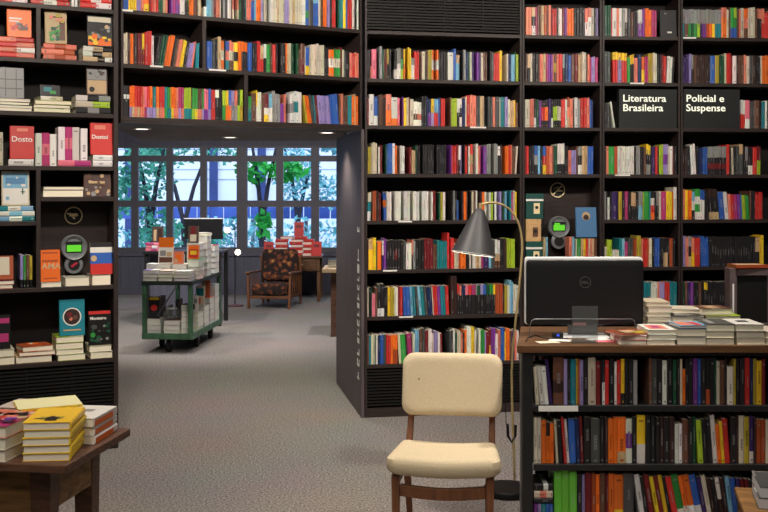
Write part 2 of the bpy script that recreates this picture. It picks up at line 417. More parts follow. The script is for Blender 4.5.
GW = 'books on the wall shelves'
ZR = dict(zip('01234567', LEVELS))
# --- over the passage
A = '{} shelf over the passage'
row(bW, LEVELS[0], A.format('top'), GW, 0, [
 (122.1, 'b:50 y:30 y:45 v:42 s:25 oooy:52 R:15 r:25 s:25 r:20 E:45 t:25 s:20 p:22 m:20 p:22 mmp:20 w:45 EK:20 lK:22 o:40 n:45 W:15 t:12 kkw:25 c:45 g:20 R:25 s:35 W:8 K:20 g:18 G:25 w:30 n:15 ssW:30 E:28 K:35 C:8 oss:45 obb:30 c:18 o:45 v:20 g:10 W:25 w:30 W:40 t:20 W:25 W:25 v:40 W:30'),
 (290.8, 't:30 W:30 W:30 w:35 bbeb:30 G:45 cbbb:48 w:10 t:15 N:18 o:32 v:32 K:18 r:35 E:10 C:35 y:28 b:15 r:21 r:21 w:25 k:20 w:15')], 30)
row(bW, LEVELS[1], A.format('middle')+', left side', GW, 0, [(121.3, 'W:38 N:22 o:32 N:35 R:20 R:20 yR:22 r:30:33 r:32:34.5 w:22:30 K:35:30:9 E:25:31:9 E:22:31:9 o:55:31:10 K:25:28:9 n:20:28:9 s:30:28:9 y:32:28:10 K:25:26:9 v:22:25:8 v:20:25:8 s:15:27:8 C:30:25:2')], 31, umax=uW(204.5)-.016)
row(bW, LEVELS[1], A.format('middle')+', right side', GW, 0, [(207.3, 'b:25:28 b:20:28 G:30 K:20 t:30:33 owo:25:29 K:15 bsC:30:29 sWn:40:29 yKy:38:28 _:5 o:30:29 oKK:55:29 b:38:29 K:45:29 r:30:31 tr:28:26 wK:25:28 e:32:28 n:20 r:30:28 K:32 K:30'),
 (288.4, 'o:10 t:18 W:20 E:45:31 n:15:25 nR:35:31 W:10:28 bby:35:28 W:32:31 W:32:31 W:33:31 W:32:31 K:38:28 owo:48:27 eWe:55:27 R:18:30 W:17:27 K:45:26 s:25:25 r:25:25 s:30:25')], 30, umin=uW(204.5)+.016)
row(bW, LEVELS[2], A.format('lowest')+', left side', GW, 0, [(121, 'KKwKKKK:55 oov:22 oot:22 rrs:23 rrt:23 rrs:22 s:15 iim:22 rrv:25 oov:25 CCv:28 oot:28 rrs:23 rrs:23 CCe:22 eeC:22 YYC:12 ooy:22 oos:20 s:20 mmv:24 mms:24 llC:30 llC:30 nne:10 eel:24 eey:24 nns:35 eev:18 iip:35 bbv:25 _:5 r:35:30 wKKK:32:30 K:30 le:28:30 yo:24:30 bo:24:30 vg:28:30 sg:24:30 El:22 lY:25')], 31, umax=uW(246.3)-.016)
row(bW, LEVELS[2], A.format('lowest')+', right side', GW, 0, [(247.5, 'eC:35:25 n:38:28 yw:12 w:35:29 n:25:28 RRwy:40:28 cw:30:28 g:25:31 g:25:28 g:20:28 _:15 p:35:19 s:20:28'),
 (290.2, 'wgw:40:29 wCw:35:31 w:32:31 _:32 Y:15:28:-8 o:35:28:-8 G:30:28:-7 C:10:28:-6 R:25:28:-6 v:28:28:-5 v:28:28:-5 v:20:28:-5 v:28:28:-5 b:45:30:-4 b:25:30:-4 _:5 n:15:30 s:20 n:40:29 C:35:29 o:25:29 t:10 o:25:29')], 31, umin=uW(246.3)+.016)
# --- wide bookcase behind the chair
A = '{} row of the wide bookcase'
Ms = [(1, 'top', 30, [(366.9, 'K:35:29 _:8 s:15:12 i:50:29 g:30:32 E:22:29 nRn:30:30 YK:20:30 K:25 KKw:30:30 gw:38:31 Kel:30:30 yo:18:30 y:35:31 gww:35:22 r:50:28 W:35:28 K:15:30 n:15:30 Y:40:30 owo:42:30 K:35:28 K:35:28'),
   (448.2, 'w:58:28 b:28:31 tcc:35:25 _:3 K:12 g:25:31 B:22:28 E:20:28 W:20:28 P:22:28 p:22:28 P:22:28 W:28:28 n:40:28 K:15 G:28:29 r:30:28 r:30:28 y:28:30 _:12 W:18:27 B:32:27 c:38:27 E:12 l:28:27')]),
 (2, 'second', 29, [(366.9, 'R:18:27 w:45:31 _:3 bbw:35:29 K:12 n:30:31 N:30:28 so:52:31 wwwo:55:28 _:5 i:20:28 p:12 y:25:28 W:20:28 R:12 W:32:27 wwnw:35:24 wwsw:35:24 K:25:30 K:25:30 B:12 Bp:28:27 yv:28:27 cr:35:27 b:15:28 K:10 r:38:27'),
   (450.3, 'n:12 l:50:28 wK:25:28 _:3 wKw:20:28 B:30:28 W:15:30 r:28:31 s:28:31 s:30:31 G:35:30 t:35:30 K:12 G:45:30 s:22:30 G:38:30 W:8 C:40:30 v:28:30 _:5 W:22:28 t:35:27 y:12:27 n:25:24')]),
 (3, 'third', 29, [(366.5, 'K:8 Y:38:27 W:58:31 K:15 w:18:27 R:25:29 E:15 b:32:30 b:28:30 w:28:30 o:25:28 w:20:28 w:28:28 _:28 R:28:27 t:38:24 E:15:28 K:17*15'),
   (450.8, 'p:10 r:25:28 r:25:28 R:25 wK:22:28 v:8 K:10 r:25:28 K:8 w:22:28 _:5 rts:30:30 w:25:30 _:12 s:18:28 m:10 p:35:28 _:10 g:22:30 g:22:30 g:22:30 g:20:30 _:5 wKK:28:28 N:22 o:35:28 r:28:28 s:10 n:30:28 W:18:28:4')]),
 (4, 'fourth', 29, [(366.1, 'WCw:40:28:2 N:15 O:45:30 N:35 R:20:28 bobb:32:28:-2 w:19.5*20 R:35:29 _:10 E:22:28 Y:28:28 w:30:28'),
   (452.2, 'K:15 g:20 K:25 b:22:20 K:25 o:35:28 K:30 W:25:28 n:25 w:18 N:25 o:30:28 w:22:28 w:22:28 l:28:28 K:15 w:25:28 v:22:28 K:12 E:28:28 c:25:28 C:20 m:22:28 W:18 y:26:28 y:26:28')]),
 (5, 'fifth', 29, [(366.7, 'N:12 tyy:35:31 y:30:31 E:10:27 o:35:28 _:10 wP:15 p:22:31 K:24*3 KRK:24 K:24 K:24 G:24 w:48:26 sK:14 g:20:28 K:25 K:25 K:22 R:25:30 R:25:30 R:28:30 n:33:25 C:25:28 C:30:28 C:30:27 r:22:36'),
   (451.1, 'r:30:31 W:38:25 O:15 o:45:25 K:30 W:15 K:10 w:30:24 t:28:24 W:20 m:18 P:45:24 c:22:27 G:30:28 wwtn:45:28 K:30 N:25 l:35:29 l:35:29')]),
 (6, 'sixth', 29, [(365.6, 'W:14:29 K:20 E:8 i:28:22 n:20 GKKw:28:32 KKKw:28:32 K:30 y:22:29 Y:35:29 w:32:29 R:15 r:25:29 b:28:29:-2 b:30:29:-2 c:22:29:-3 C:20:29:-4 G:22:29:-5 c:24:29:-5 C:26:29:-5 G:28:29:-5 B:36:29:-5 _:20 W:8:29:-3 r:40:29:-3 p:25:29:-3 C:40:29:-3 r:28:29:-2'),
   (451, 'N:28:38 N:25:38 rKK:22:31 sKK:15 BKK:35 iKK:25 rKK:28 mKK:35 gKK:12 EKK:28 vKK:25 bKK:25 EKK:30 eKK:30 yKK:18 O:35:29 O:30:29 K:12 Y:25:28 W:20:28 c:30:32 W:22 w:25:28')]),
 (7, 'lowest', 29, [(365.6, 'n:18 C:18 W:35 E:8 w:18 B:25 b:28 G:25 r:40:29 o:22:29 oO:40:29 W:22:29:-3 e:45:29:-4 N:15:29:-4 m:38:30:-4 W:20 c:38:34 n:28:34 G:28:34 R:28:32 w:30:34 W:18 v:38:31 w:22 R:20'),
   (449.4, 'G:35:31 w:18:32 E:18 W:35:32 s:18 K:15 o:20:31 w:40:34 y:30:34 _:8 w:32:32 e:38:31 v:12 R:28 Ry:18:31 p:40:32 w:22:27 s:25:31 b:35:32 y:10 o:35:32 n:20 P:25 s:18 w:22')])]
def seenM(i):
    def f(x):
        if i == 7 and x > 404: return .45
        if i == 4 and 470 < x < 486: return .7
        if i == 5 and 455 < x < 494: return .5
        return 1
    return f
for i, nm, dh, segs in Ms: row(bM, LEVELS[i], A.format(nm), GW, 0, segs, dh, seen=seenM(i))
# --- no-smoking bay
A = '{} row of the no-smoking bookcase'
for i, nm, segs in [
 (0, 'top', [(526.1, 's:25 s:25 tKw:32 m:15 n:35:30 t:22:30 O:25:30 n:15:30 s:22:30 R:12 r:35:27 K:15 w:30:27 R:22 p:20:28 s:10 o:25:27 o:23:27 K:22 K:25 K:25 K:25 sw:25 sww:30 W:22 G:20 v:15')]),
 (1, 'second', [(525.3, 'N:20 tK:25 W:18 K:25 K:25 n:15 s:25 t:25 m:20 p:38 s:10 nYn:22 s:22 r:30 gK:20 B:28 b:28:27 n:28 R:28 t:35 W:32:30 n:15 s:20 m:12:25 v:30:25 m:28:25')]),
 (2, 'third', [(525.3, 'W:40 s:35 KKw:20 E:25 p:20:27 KrrK:30:27 KooK:28:27 P:25 KKw:18 KllK:36 KWWK:32 r:32 w:18 Ost:22:30 s:28:29 K:12 w:28:30 g:22 r:28:30 r:28:30 s:25:30 b:15 B:15:27')]),
 (3, 'fourth', [(524.5, 'R:20 r:20 K:45 bgK:30 c:22 K:20 bry:30:28 O:28 s:28 n:12 E:28 wwK:30:31 wwK:30:31 K:22 N:10 s:28:24 v:40:24 n:15 gKw:35 t:24 t:24 b:24 b:24')])]:
    row(bC2, C2L[i], A.format(nm), GW, 0, segs, 28)
row(bC2, LEVELS[5], 'bottom of the no-smoking recess', GW, 0, [(543.6, 't:22:30 c:18:30'), (569.4, 's:26:30 c:20:30'), (575.8, 'W:12 e:34 t:22 y:18 r:25 W:12 s:15 t:22 n:25')], 28.5, dep=(.10,.12))
# --- Literatura Brasileira bay
A = '{} row, Literatura Brasileira bookcase'
sx = bC3.pu(618.2)
def seen3(x): return .35 if x < 645 else 1
for i, nm, segs, dh, kw in [
 (0, 'top', [(603.9, 'E:30:31 E:30:31 r:10 w:38 s:20 w:25 g:25 wN:22 G:28 n:22:25 K:40:25 wp:38:27 p:22 o:30 o:25:27 m:45:27')], 28, {}),
 (1, 'second', [(604.4, 'G:28:31 G:28:31 _:16 yrrr:44:30 yvvv:34:30 yrrr:46:30 e:26:25 yKK:32:28 s:32:25 B:32:28 oy:28:26 m:30:26 Y:40:30 W:36:30 K:36 R:18 r:25:27 w:22:27:3 w:22:26:3 K:18:26:3')], 28, {}),
 (2, 'third', [(604.6, 'K:25:24 G:22:24 _:24 w:15:26:-9')], 26, dict(umax=sx)),
 (3, 'fourth', [(603.3, 'N:18 s:20 e:12 e:38 O:28 w:20*7 K:18 g:35 K:30 n:20:27 yKg:38:30 K:10 P:30 r:22 K:10 l:35:30 vpv:42:30 W:15 w:25 R:10 K:25')], 28, {}),
 (4, 'fifth', [(603, 'g:18 K:10 w:20:22 K:20 P:45 K:10 Y:30 K:25 m:28 K:25 tK:40:27 K:22 gc:36 l:12 e:44 C:12 Kwro:32 K:18 gK:22 W:20 m:40 y:26 y:26 o:10 w:30:32')], 28, {}),
 (5, 'sixth', [(603.3, 'W:25:20 l:45:28 w:28:17 W:35:17 C:25 c:25 m:28:25 G:45:28 O:30 YYB:38:31 s:20 r:35 O:15 W:28 K:22 b:45 K:35 Kt:35 K:15 O:30 K:26')], 28, dict(seen=seen3)),
 (6, 'seventh', [(604, 'n:40 E:40 w:35 R:40 K:40 b:35 n:40 y:30 K:40 C:33 Cr:28 w:55 s:17 v:44 r:44 C:33 C:30')], 29, dict(seen=seen3))]:
    row(bC3, LEVELS[i], A.format(nm), GW, 0, segs, dh, **kw)
# --- Policial e Suspense bay
A = '{} row, Policial e Suspense bookcase'
s4 = bC4.pu(740.8)
for i, nm, segs, dh, kw in [
 (0, 'top', [(681.9, 'gC:20 gn:30 ge:25 gE:25 ge:28 gl:25 gP:15 gp:35 gO:25 go:25 gy:25 gC:30 gC:25 soo:45:30 W:18 n:15:30 eeb:28:30 leb:26:30 n:18 s:15 W:28:30 osn:35:30 W:20:30 W:40:30 n:20 sKK:35:30 sr:28:30 r:28:25 s:25')], 28, {}),
 (1, 'second', [(682.1, 'P:30:27 P:25:29 v:22:29 gK:20 n:25 N:22 N:22 N:20 N:20 N:18 K:15 b:38 Y:38 E:45 W:18:30 r:38:30 R:12 w:35 N:15 n:24 n:24 s:22:29 W:26 G:20 N:35 K:38:27 W:12 o:28 o:28')], 28, {}),
 (2, 'third', [(741.2, 'wr:35 iiw:42 G:40 n:45 K:15 C:28:27 w:20')], 28, dict(umin=s4)),
 (3, 'fourth', [(682, 'N:35:26 K:30 _:18 w:42:30:-3 K:20 B:35:27 b:40:27 ggKRK:20*8 r:28:30 K:12 W:18:27:-2 K:18 G:28 tGG:35:30 K:15 gK:25 KKw:40:27 r:35:27 Rl:30')], 28, {}),
 (4, 'fifth', [(681.3, 's:25:30 y:22:30 o:35:30 cwK:25 ewew:22:30 ewew:22:30 bww:38:30 K:30 NKKt:40:30:-4 NKKt:40:30:-4 b:45:27:-5 w:33:27:-5 s:25:25:-3 r:25:25:-3 m:28:25:-3 p:25:25:-3 b:15:25:-3 l:30:24:-3 e:30:24:-3 n:15 K:30 r:35:26 r:30:28')], 28, {}),
 (5, 'sixth', [(681.5, 'v:28:30 s:25 gKt:25:30 sy:26 r:24 r:24 b:35:30:-2 b:32:29:-2 K:22*18 tK:35:29 y:38:30')], 29, {}),
 (6, 'seventh', [(681.6, 'E:22 n:22 P:25 p:25 K:22 K:22 n:25 K:22 yKKK:30 K:24*10')], 29, {})]:
    row(bC4, LEVELS[i], A.format(nm), GW, 0, segs, dh, **kw)

# ------------------------------------------------------------------ the counter with its own shelves
CS, CT = 223.5, .915
cy0 = F/CS
bK = Bay(517, CS, 900, CS)
PX0 = bK.pu(522.5); PX1 = bK.pu(533)
KX1 = bK.pu(900)
KZ = [.631, .367, .108]; KD = .30
ct = thing('counter', 'low black-framed counter bookcase with a brown wooden top', 'counter', bK.o)
def slant(x0, y0, z0, x1, y1, z1):
    k = .164; V = [(x0+k*y0,y0,z0),(x1,y0,z0),(x1,y1,z0),(x0+k*y1,y1,z0)]; V += [(a, b, z1) for a, b, c in V]
    return MB().add(V, [(3,2,1,0),(4,5,6,7),(0,1,5,4),(1,2,6,5),(2,3,7,6),(3,0,4,7)])
obj('worktop', slant(0, -.012, CT-.034, KX1, .62, CT), M['walnut'], ct, bevel=.003)
pw = PX1-PX0; V = [(PX0,.004),(PX1,.004),(PX1,.30),(PX0+.036,.30)]
obj('side_panel', MB().add([(a,b,z) for z in (0, CT-.0345) for a,b in V], [(3,2,1,0),(4,5,6,7),(0,1,5,4),(1,2,6,5),(2,3,7,6),(3,0,4,7)]), M['blackmetal'], ct, bevel=.002)
obj('side_panel', MB().box(KX1-.06, .004, 0, KX1-.014, .60, CT-.0345), M['blackmetal'], ct, bevel=.002)
obj('rear_leg', MB().box(.2, .55, 0, .25, .6, CT-.0345), M['blackmetal'], ct, bevel=.002)
obj('edge_strip', MB().box(PX0-.0055, .02, 0, PX0-.0005, .05, CT-.04), M['greymetal'], ct)
obj('top_rail', MB().box(PX1+.001, .004, CT-.048, KX1-.061, .03, CT-.0345), M['blackmetal'], ct)
for z in KZ: obj('shelf', slant(PX1+.001, .002, z-T/2-.002, KX1-.061, KD, z+T/2), M['blackmetal'], ct, bevel=.002)
obj('back_panel', MB().box(PX1+.055, KD+.001, .02, KX1-.061, KD+.02, CT-.035), M['black'], ct)
GK = 'books on the counter shelves'
ku = PX1+.004
row(bK, KZ[0], 'top shelf of the counter', GK, 0, [(534.5, '_:3 W:22:38:-4 w:26:38:-5 w:26:38:-5 P:22:45:-6 _:3 nnNn:62:47.5 v:22:45 K:18 C:33:46 Y:11 O:11 v:22:45 K:28 W:46:47.5 R:28:44 K:10 Kw:17:44 r:24:44 K:33 w:14:43 r:24:44 yyyK:22:45 K:24 K:28 g:25:44'),
 (649.2, 'n:20 G:30 K:32 w:28:44 K:35 E:22:45 K:18 W:14 o:20:35 K:18 K:28 p:28:46 b:18 K:28 KKO:28 K:25 E:12 W:20:44 n:30:44 K:12 w:38:38 Y:14 K:25 K:28 r:32:47 B:20 Y:20 y:32:44 R:20 K:25 b:22 K:25 w:20 r:25 K:30 E:20 K:30 y:20 K:24 R:22')], 46, unit=5.95, front=.016, umin=ku, umax=KX1-.07, parts=True, dep=(.15,.19),
 seen=lambda x: 1 if x < 768 else 0)
row(bK, KZ[1], 'middle shelf of the counter', GK, 0, [(533.8, 'W:18 W:19 o:24:43 Koo:18:40 o:19:40 W:12:43:-3 K:22:42:-3 r:14:46:-4 w:14:43:-4 b:32:44:-2 B:20:44:-2 R:15:47:-2 K:34 G:42:45 K:25 N:15 o:26:44 o:20 ooot:40:46 wpw:30:44 K:22 yyyww:40:48'),
 (646.3, 'K:22:48 K:25:48 K:20 N:18 K:28 N:25 w:18:39 w:20:39 n:28:44 K:20 E:15 l:26:43:-3 K:22:44:-3 K:22:44:-3 w:22:48:-4 o:18:38:-4 y:15:42:-4 r:26:44:-4 K:28 N:12 W:25:47 Y:26:47 PPPw:22:47 N:12 O:22:43 O:22:43 W:24:43 R:22 R:22 K:30 E:20 K:25 w:20 b:25 K:30 r:24 K:22 n:30')], 46, unit=4.785, front=.016, umin=ku, umax=KX1-.07, parts=True, dep=(.15,.19),
 seen=lambda x: 1 if x < 768 else 0)
row(bK, KZ[2], 'bottom shelf of the counter', GK, 0, [(554.6, 'a:36:50.5 a:36:50.5 a:36:50.5 K:24 v:14 R:33:48 O:20 o:18 n:30 R:12 o:28 oooy:44:46 G:50:47 _:20 w:26:46:-8 K:18:44:-8 R:26:46:-9 y:20:45:-10 R:22:46:-10 y:20:46:-10 K:14:44:-10 r:28:44:-11 eeew:33:46:-11 oow:22:46:-11 oow:28:46:-11 bbw:33:46:-11 P:20:44:-10 W:22:46:-10 N:20:42:-9 K:20:42:-9 wN:20:44:-9 N:20:42:-8 c:22:44:-7 b:24:43:-6 P:18:42:-5 R:20:42:-5 R:18:42:-4 K:18:41:-4 K:30 W:24 E:20 K:28')], 47, unit=4.785, front=.016, umin=bK.pu(554.2), umax=KX1-.07, parts=True, dep=(.15,.19), seen=lambda x: .8 if x < 750 else .1)

# ------------------------------------------------------------------ piles and face-out books
ROTS = dict(spine=Matrix.Rotation(-PI/2, 4, 'Y'), fore=Matrix.Rotation(PI, 4, 'Z') @ Matrix.Rotation(-PI/2, 4, 'Y'),
            head=Matrix.Rotation(PI/2, 4, 'Z') @ Matrix.Rotation(-PI/2, 4, 'Y'), headl=Matrix.Rotation(-PI/2, 4, 'Z') @ Matrix.Rotation(-PI/2, 4, 'Y'),
            face=Matrix.Rotation(-PI/2, 4, 'Z'), up=Matrix.Identity(4))
def bounds(Rm, w, d, h):
    P = [Rm @ Vector((x, y, z)) for x in (0, w) for y in (0, d) for z in (0, h)]
    return [min(p[i] for p in P) for i in range(3)], [max(p[i] for p in P) for i in range(3)]
def put(frame, mode, cx, y0, z0, w, d, h, cols, area, label, group, yaw=0, tilt=0, parts=True, **kw):
    """frame: matrix of the support; the book's box is centred at cx, starts at depth y0 and rests at z0"""
    Rm = ROTS[mode]; lo, hi = bounds(Rm, w, d, h)
    c = Vector(((lo[0]+hi[0])/2, (lo[1]+hi[1])/2, lo[2]))
    half = (hi[1]-lo[1])/2
    m = frame @ Matrix.Translation((cx, y0+half, z0)) @ Matrix.Rotation(yaw, 4, 'Z')
    if tilt: m = m @ Matrix.Translation((0, half, 0)) @ Matrix.Rotation(tilt, 4, 'X') @ Matrix.Translation((0, -half, 0))
    m = m @ Matrix.Translation(-c) @ Rm
    add_book(m, w, d, h, cols, area, label, group, parts, **kw)
POSN = {1: ['only'], 2: ['top', 'bottom'], 3: ['top', 'middle', 'bottom'], 4: ['top', 'second', 'third', 'bottom'], 5: ['top', 'second', 'middle', 'fourth', 'bottom'], 6: ['top','second','third','fourth','fifth','bottom']}
def pile(frame, mode, cx, y0, z0, W_, D_, items, where, group, pxw, jit=.006, yaw=0, art=None, each=None, **kw):
    """items from the bottom up: (thickness m, colours); W_ across the view, D_ into the pile; returns the top height"""
    n = len(items); z = z0+.0006
    for k, (t, cols) in enumerate(items):
        w_, d_, h_ = (t, D_, W_) if mode in ('spine', 'fore') else (t, W_, D_)
        j = R_.uniform(-jit, jit)
        pos = POSN[n][n-1-k]
        lab = f'{pos} {cname(cols)} book in the pile {where}' if n > 1 else f'{cname(cols)} book lying {where}'
        put(frame, mode, cx+j, y0+abs(R_.uniform(0, jit)), z, w_, d_, h_, cols, pxw*t/W_*pxw+(pxw*6 if k == n-1 and kw.get('topseen') else 0), lab, group, yaw+R_.uniform(-.02, .02),
            art=((art if k == n-1 else None) or [])+(each or []), title=(mode == 'spine'), **{a: b for a, b in kw.items() if a != 'topseen'})
        z += t+.0008
    return z
def blots(a0, b0, a1, b1, cols, n, seed, rmax=.12):
    q = random.Random(seed); out = []
    for _ in range(n):
        rr_ = q.uniform(.03, rmax); a = q.uniform(a0+rr_, a1-rr_); b = q.uniform(b0+rr_*.7, b1-rr_*.7); k = q.choice(cols)
        out.append(('disc', a, b, rr_, k) if q.random() < .5 else (max(a0, a-rr_), max(b0, b-rr_*.5), min(a1, a+rr_), min(b1, b+rr_*.4), k))
    return out
FL = bL.M; GD = 'piled books in the display bookcase'; GF = 'face-out books in the display bookcase'
def Lp(x0, x1, z, hs, cols, mode, where, art=None, b=.014, D=.2, **kw):
    u0, u1 = bL.pu(x0, b), bL.pu(x1, b); s = bL.scale(u0, b); jt_ = kw.get('jit', .006)+.004
    u1 = min(u1, bL.L-.0295-jt_)
    if x0 < 36 and z in (DL[1], 1.41, DL[4]): u1 = min(u1, LX-.0135-jt_)
    if x0 > 36 and z in (DL[1], 1.556, DL[4]): u0 = max(u0, LX+.0135+jt_)
    items = [(h/s, c) for h, c in zip(hs, cols)]
    return pile(FL, mode, (u0+u1)/2, b, z+T/2, u1-u0, D, items, where, GD, x1-x0, art=art, **kw)
def Lf(x0, x1, z, hp, cols, label, art, text=None, b=.03, t=.02, tilt=-.10, **kw):
    u0, u1 = bL.pu(x0, b), bL.pu(x1, b); s = bL.scale(u0, b); u1 = min(u1, bL.L-.031)
    put(FL, 'face', (u0+u1)/2, b, z+.0012, t, u1-u0, hp/s, cols, (x1-x0)*hp, label, GF, tilt=tilt, art=art, text=text, title=False, **kw)
# top row (cut by the frame)
Lp(31, 70, DL[0], [5,5,5], ['rwr','rwr','rww'], 'spine', 'first on the topmost display shelf')
Lp(80.5, 115.5, DL[0], [6,6,5], ['rw','rwr','rw'], 'spine', 'right end of topmost display shelf')
Lp(-2, 28, DL[0], [4,4], ['rw','rw'], 'spine', 'left end of topmost display shelf')
for k, xx in enumerate((71.2, 74.8)):
    u = bL.pu(xx, .02); put(FL, 'up', u+.009, .02, DL[0]+T/2+.0006, .017, .15, .2, 'rrw', 70, f'{["left","right"][k]} slim red book upright between two red piles', GD)
# second row
z = Lp(-2, 35.3, DL[1], [5,5,5,5], ['rs','sw','rs','sr'], 'spine', 'under the orange-red drawing cover')
Lf(6.8, 31.5, z, 29, 'o', 'orange-red face-out book with a grey drawing on four red books', [(.1,.62,.62,.68,'w'),(.1,.53,.5,.57,'w'),(.12,.2,.4,.23,'s')]+blots(.1,.22,.95,.52,'gddrG',14,1))
z = Lp(41.8, 75.5, DL[1], [5.2,5.2,5.2], ['sOs','ssO','sOs'], 'spine', 'under the green illustrated face-out book')
Lf(45, 67, z, 33, 't', 'beige face-out book with a green plant picture', [(.66,.1,.92,.7,'n'),(.2,.8,.8,.84,'R')]+blots(.08,.05,.7,.6,'EeEge',18,2)+blots(.1,.6,.9,.95,'tYs',8,3))
z = Lp(82.5, 116, DL[1], [5,5,5], ['ttkw','wkt','wtk'], 'spine', 'under the dark yellow-based face-out book')
Lf(87, 112.5, z, 31, 'K', 'black face-out book with grey figures over a yellow base', [(.05,.03,.95,.28,'o'),(.05,.8,.95,.97,'W')]+blots(.05,.1,.95,.8,'gGKdtK',22,4)+blots(.05,.03,.95,.4,'yo',8,5))
# third row
z = Lp(-3, 31, DL[2], [3,3,3,3], ['gw','G','wg','Gw'], 'fore', 'of wavy grey magazines under the grey photo cover', jit=.012)
Lf(-3, 24, z, 31, 'g', 'grey face-out book with a window-pane photograph', [(.05,.3,.95,.33,'G'),(.05,.6,.95,.63,'G'),(.3,.05,.33,.95,'G'),(.7,.05,.73,.95,'G')])
z = Lp(34, 71, DL[2], [4,3.5,4], ['Gl','wK','Wl'], 'fore', 'under the dark green-lit book', jit=.015)
z = Lp(38.5, 61, DL[2]-T/2+z-DL[2]-.0005, [4.5], ['wW'], 'fore', 'on the crossed pile under a small dark book') if False else z
put(FL, 'spine', bL.pu(50, .03), .03, z, .026, .17, (bL.pu(61,.03)-bL.pu(38.5,.03)), 'wW', 23*5, 'thick white book flat on the crossed pile', GD, yaw=.12)
Lf(39.5, 60, z+.0275, 11, 'k', 'small dark book with a green and blue glow standing on a white one', [(.2,.4,.6,.8,'C'),(.5,.2,.8,.5,'e')], t=.012, b=.05)
z = Lp(76.5, 115, DL[2], [6,6,6], ['KgK','Wl','wKg'], 'spine', 'under the beige landscape face-out book', jit=.01)
Lf(86.5, 107.5, z, 28.5, 'd', 'grey-brown face-out book with a rocky picture and black seal', [(.05,.55,.95,.95,'g'),(.05,.05,.95,.53,'t')]+blots(.05,.6,.95,.95,'GgdW',14,6)+[('disc',.25,.2,.13,'k')])
# fourth row
u = bL.pu(-1, .02); put(FL, 'up', u+.012, .02, DL[3]+T/2+.0006, .022, .15, .2, 'W', 60, 'cream book upright left of the red Dostoevsky cover'.replace('Dostoevsky', 'lettered'), GD)
z = Lp(9.8, 34.8, DL[3], [6.5], ['ww'], 'spine', 'under the left red lettered book')
Lf(9.8, 34.3, z, 33, 'r', 'left red face-out book lettered Dosto on a white book', [(.3,.84,.75,.93,'s')], ('Dosto', .047, 'w', .07, .52))
x = 35.4
for k, (wp, c, hp) in enumerate([(6.6,'w',32.5),(7.8,'mim',33),(6.8,'w',32)]):
    u0, u1 = bL.pu(x, .02), bL.pu(x+wp, .02); put(FL, 'up', (u0+u1)/2, .02, DL[3]+T/2+.0006, u1-u0-.001, .15, hp/164, c, wp*hp, f'{["first white","first pink","second white"][k]} upright book beside the left red lettered book', GD); x += wp
zp = Lp(58.0, 91.0, DL[3], [6], ['im'], 'spine', 'under three upright books beside the right red lettered book', jit=.001)
x = 58.2
for k, (wp, c, hp) in enumerate([(7,'w',33),(7.2,'mim',33),(7,'w',33),(0,'',0),(7,'w',32)]):
    if not wp: x += 1.2; continue
    u0, u1 = bL.pu(x, .02), bL.pu(x+wp, .02); put(FL, 'up', (u0+u1)/2, .02, zp, u1-u0-.001, .15, hp/163, c, wp*hp, f'{["first white","pink","second white","","third white"][k]} upright book standing on a flat pink book', GD); x += wp
z = Lp(92.3, 115.2, DL[3], [5.5,5.8], ['w','w'], 'spine', 'under the right red lettered book')
Lf(90.5, 112.5, z, 32, 'r', 'right red face-out book lettered Dostoi on two white books', [(.2,.8,.7,.93,'s')], ('Dostoi', .036, 'w', .06, .5))
# left cubby
z = Lp(-4, 35, 1.41, [5,5,5], ['cwC','wcw','Cwc'], 'spine', 'under the beach-scene face-out book')
Lf(1.5, 29.5, z, 35, 'W', 'pale face-out book with a beach and blue sky', [(.06,.5,.94,.94,'c'),(.06,.05,.94,.5,'w'),(.15,.62,.85,.8,'u'),(.74,.32,.78,.5,'E'),(.68,.38,.84,.41,'E')]+blots(.1,.1,.9,.9,'wc',6,7))
z = Lp(-4, 14, DL[4], [4,4], ['mr','Nm'], 'fore', 'of pink books in the dark cubby at the left edge')
Lf(-6, 13.5, z, 24, 'O', 'brown face-out book with a cream paper note in the dark cubby', [(.1,.2,.8,.95,'W')], tilt=-.16)
x = 20
for k, (wp, c, hp) in enumerate([(3.2,'v',33),(3,'e',32),(3.2,'n',32.5),(3,'Y',32)]):
    u0, u1 = bL.pu(x, .02), bL.pu(x+wp, .02); put(FL, 'up', (u0+u1)/2, .02, DL[4]+T/2+.0006, u1-u0-.001, .15, hp/165, c+c+c+'k', wp*hp*.7, f'{cname(c)} upright book in the dark cubby left of the orange book', GD); x += wp
# right cubby
z = Lp(41.5, 83, 1.556, [7,3.5], ['d','wKwK'], 'fore', 'over the round pointing sign')
Lf(84, 111, 1.556+T/2, 23, 'n', 'mottled brown face-out book on the small shelf over the pointing sign', [(.03,.03,.97,.97,'d')]+blots(.03,.03,.97,.97,'tndgn',26,8))
z = Lp(40.5, 62.5, DL[4], [4.5], ['w'], 'fore', 'under the orange AMA book')
Lf(40.3, 60.3, z, 32, 'o', 'orange face-out book lettered AMA', [(.1,.88,.9,.93,'O'),(.15,.08,.85,.12,'O'),(.1,.62,.9,.68,'O')], ('AMA', .052, 't', .08, .4))
z = Lp(64.3, 88.5, DL[4], [8.5], ['W'], 'fore', 'in front of the price scanner, between orange and blue books')
z = Lp(93, 116, DL[4], [10], ['W'], 'fore', 'under the white, blue and red face-out book')
Lf(90.7, 113, z, 32, 'wwbbrr', 'white, blue and red banded face-out book right of the price scanner', [(.0,.0,1,.33,'r'),(.0,.33,1,.68,'b'),(0,.68,1,.85,'w'),(0,.85,1,1,'K'),('disc',.15,.5,.14,'t')])
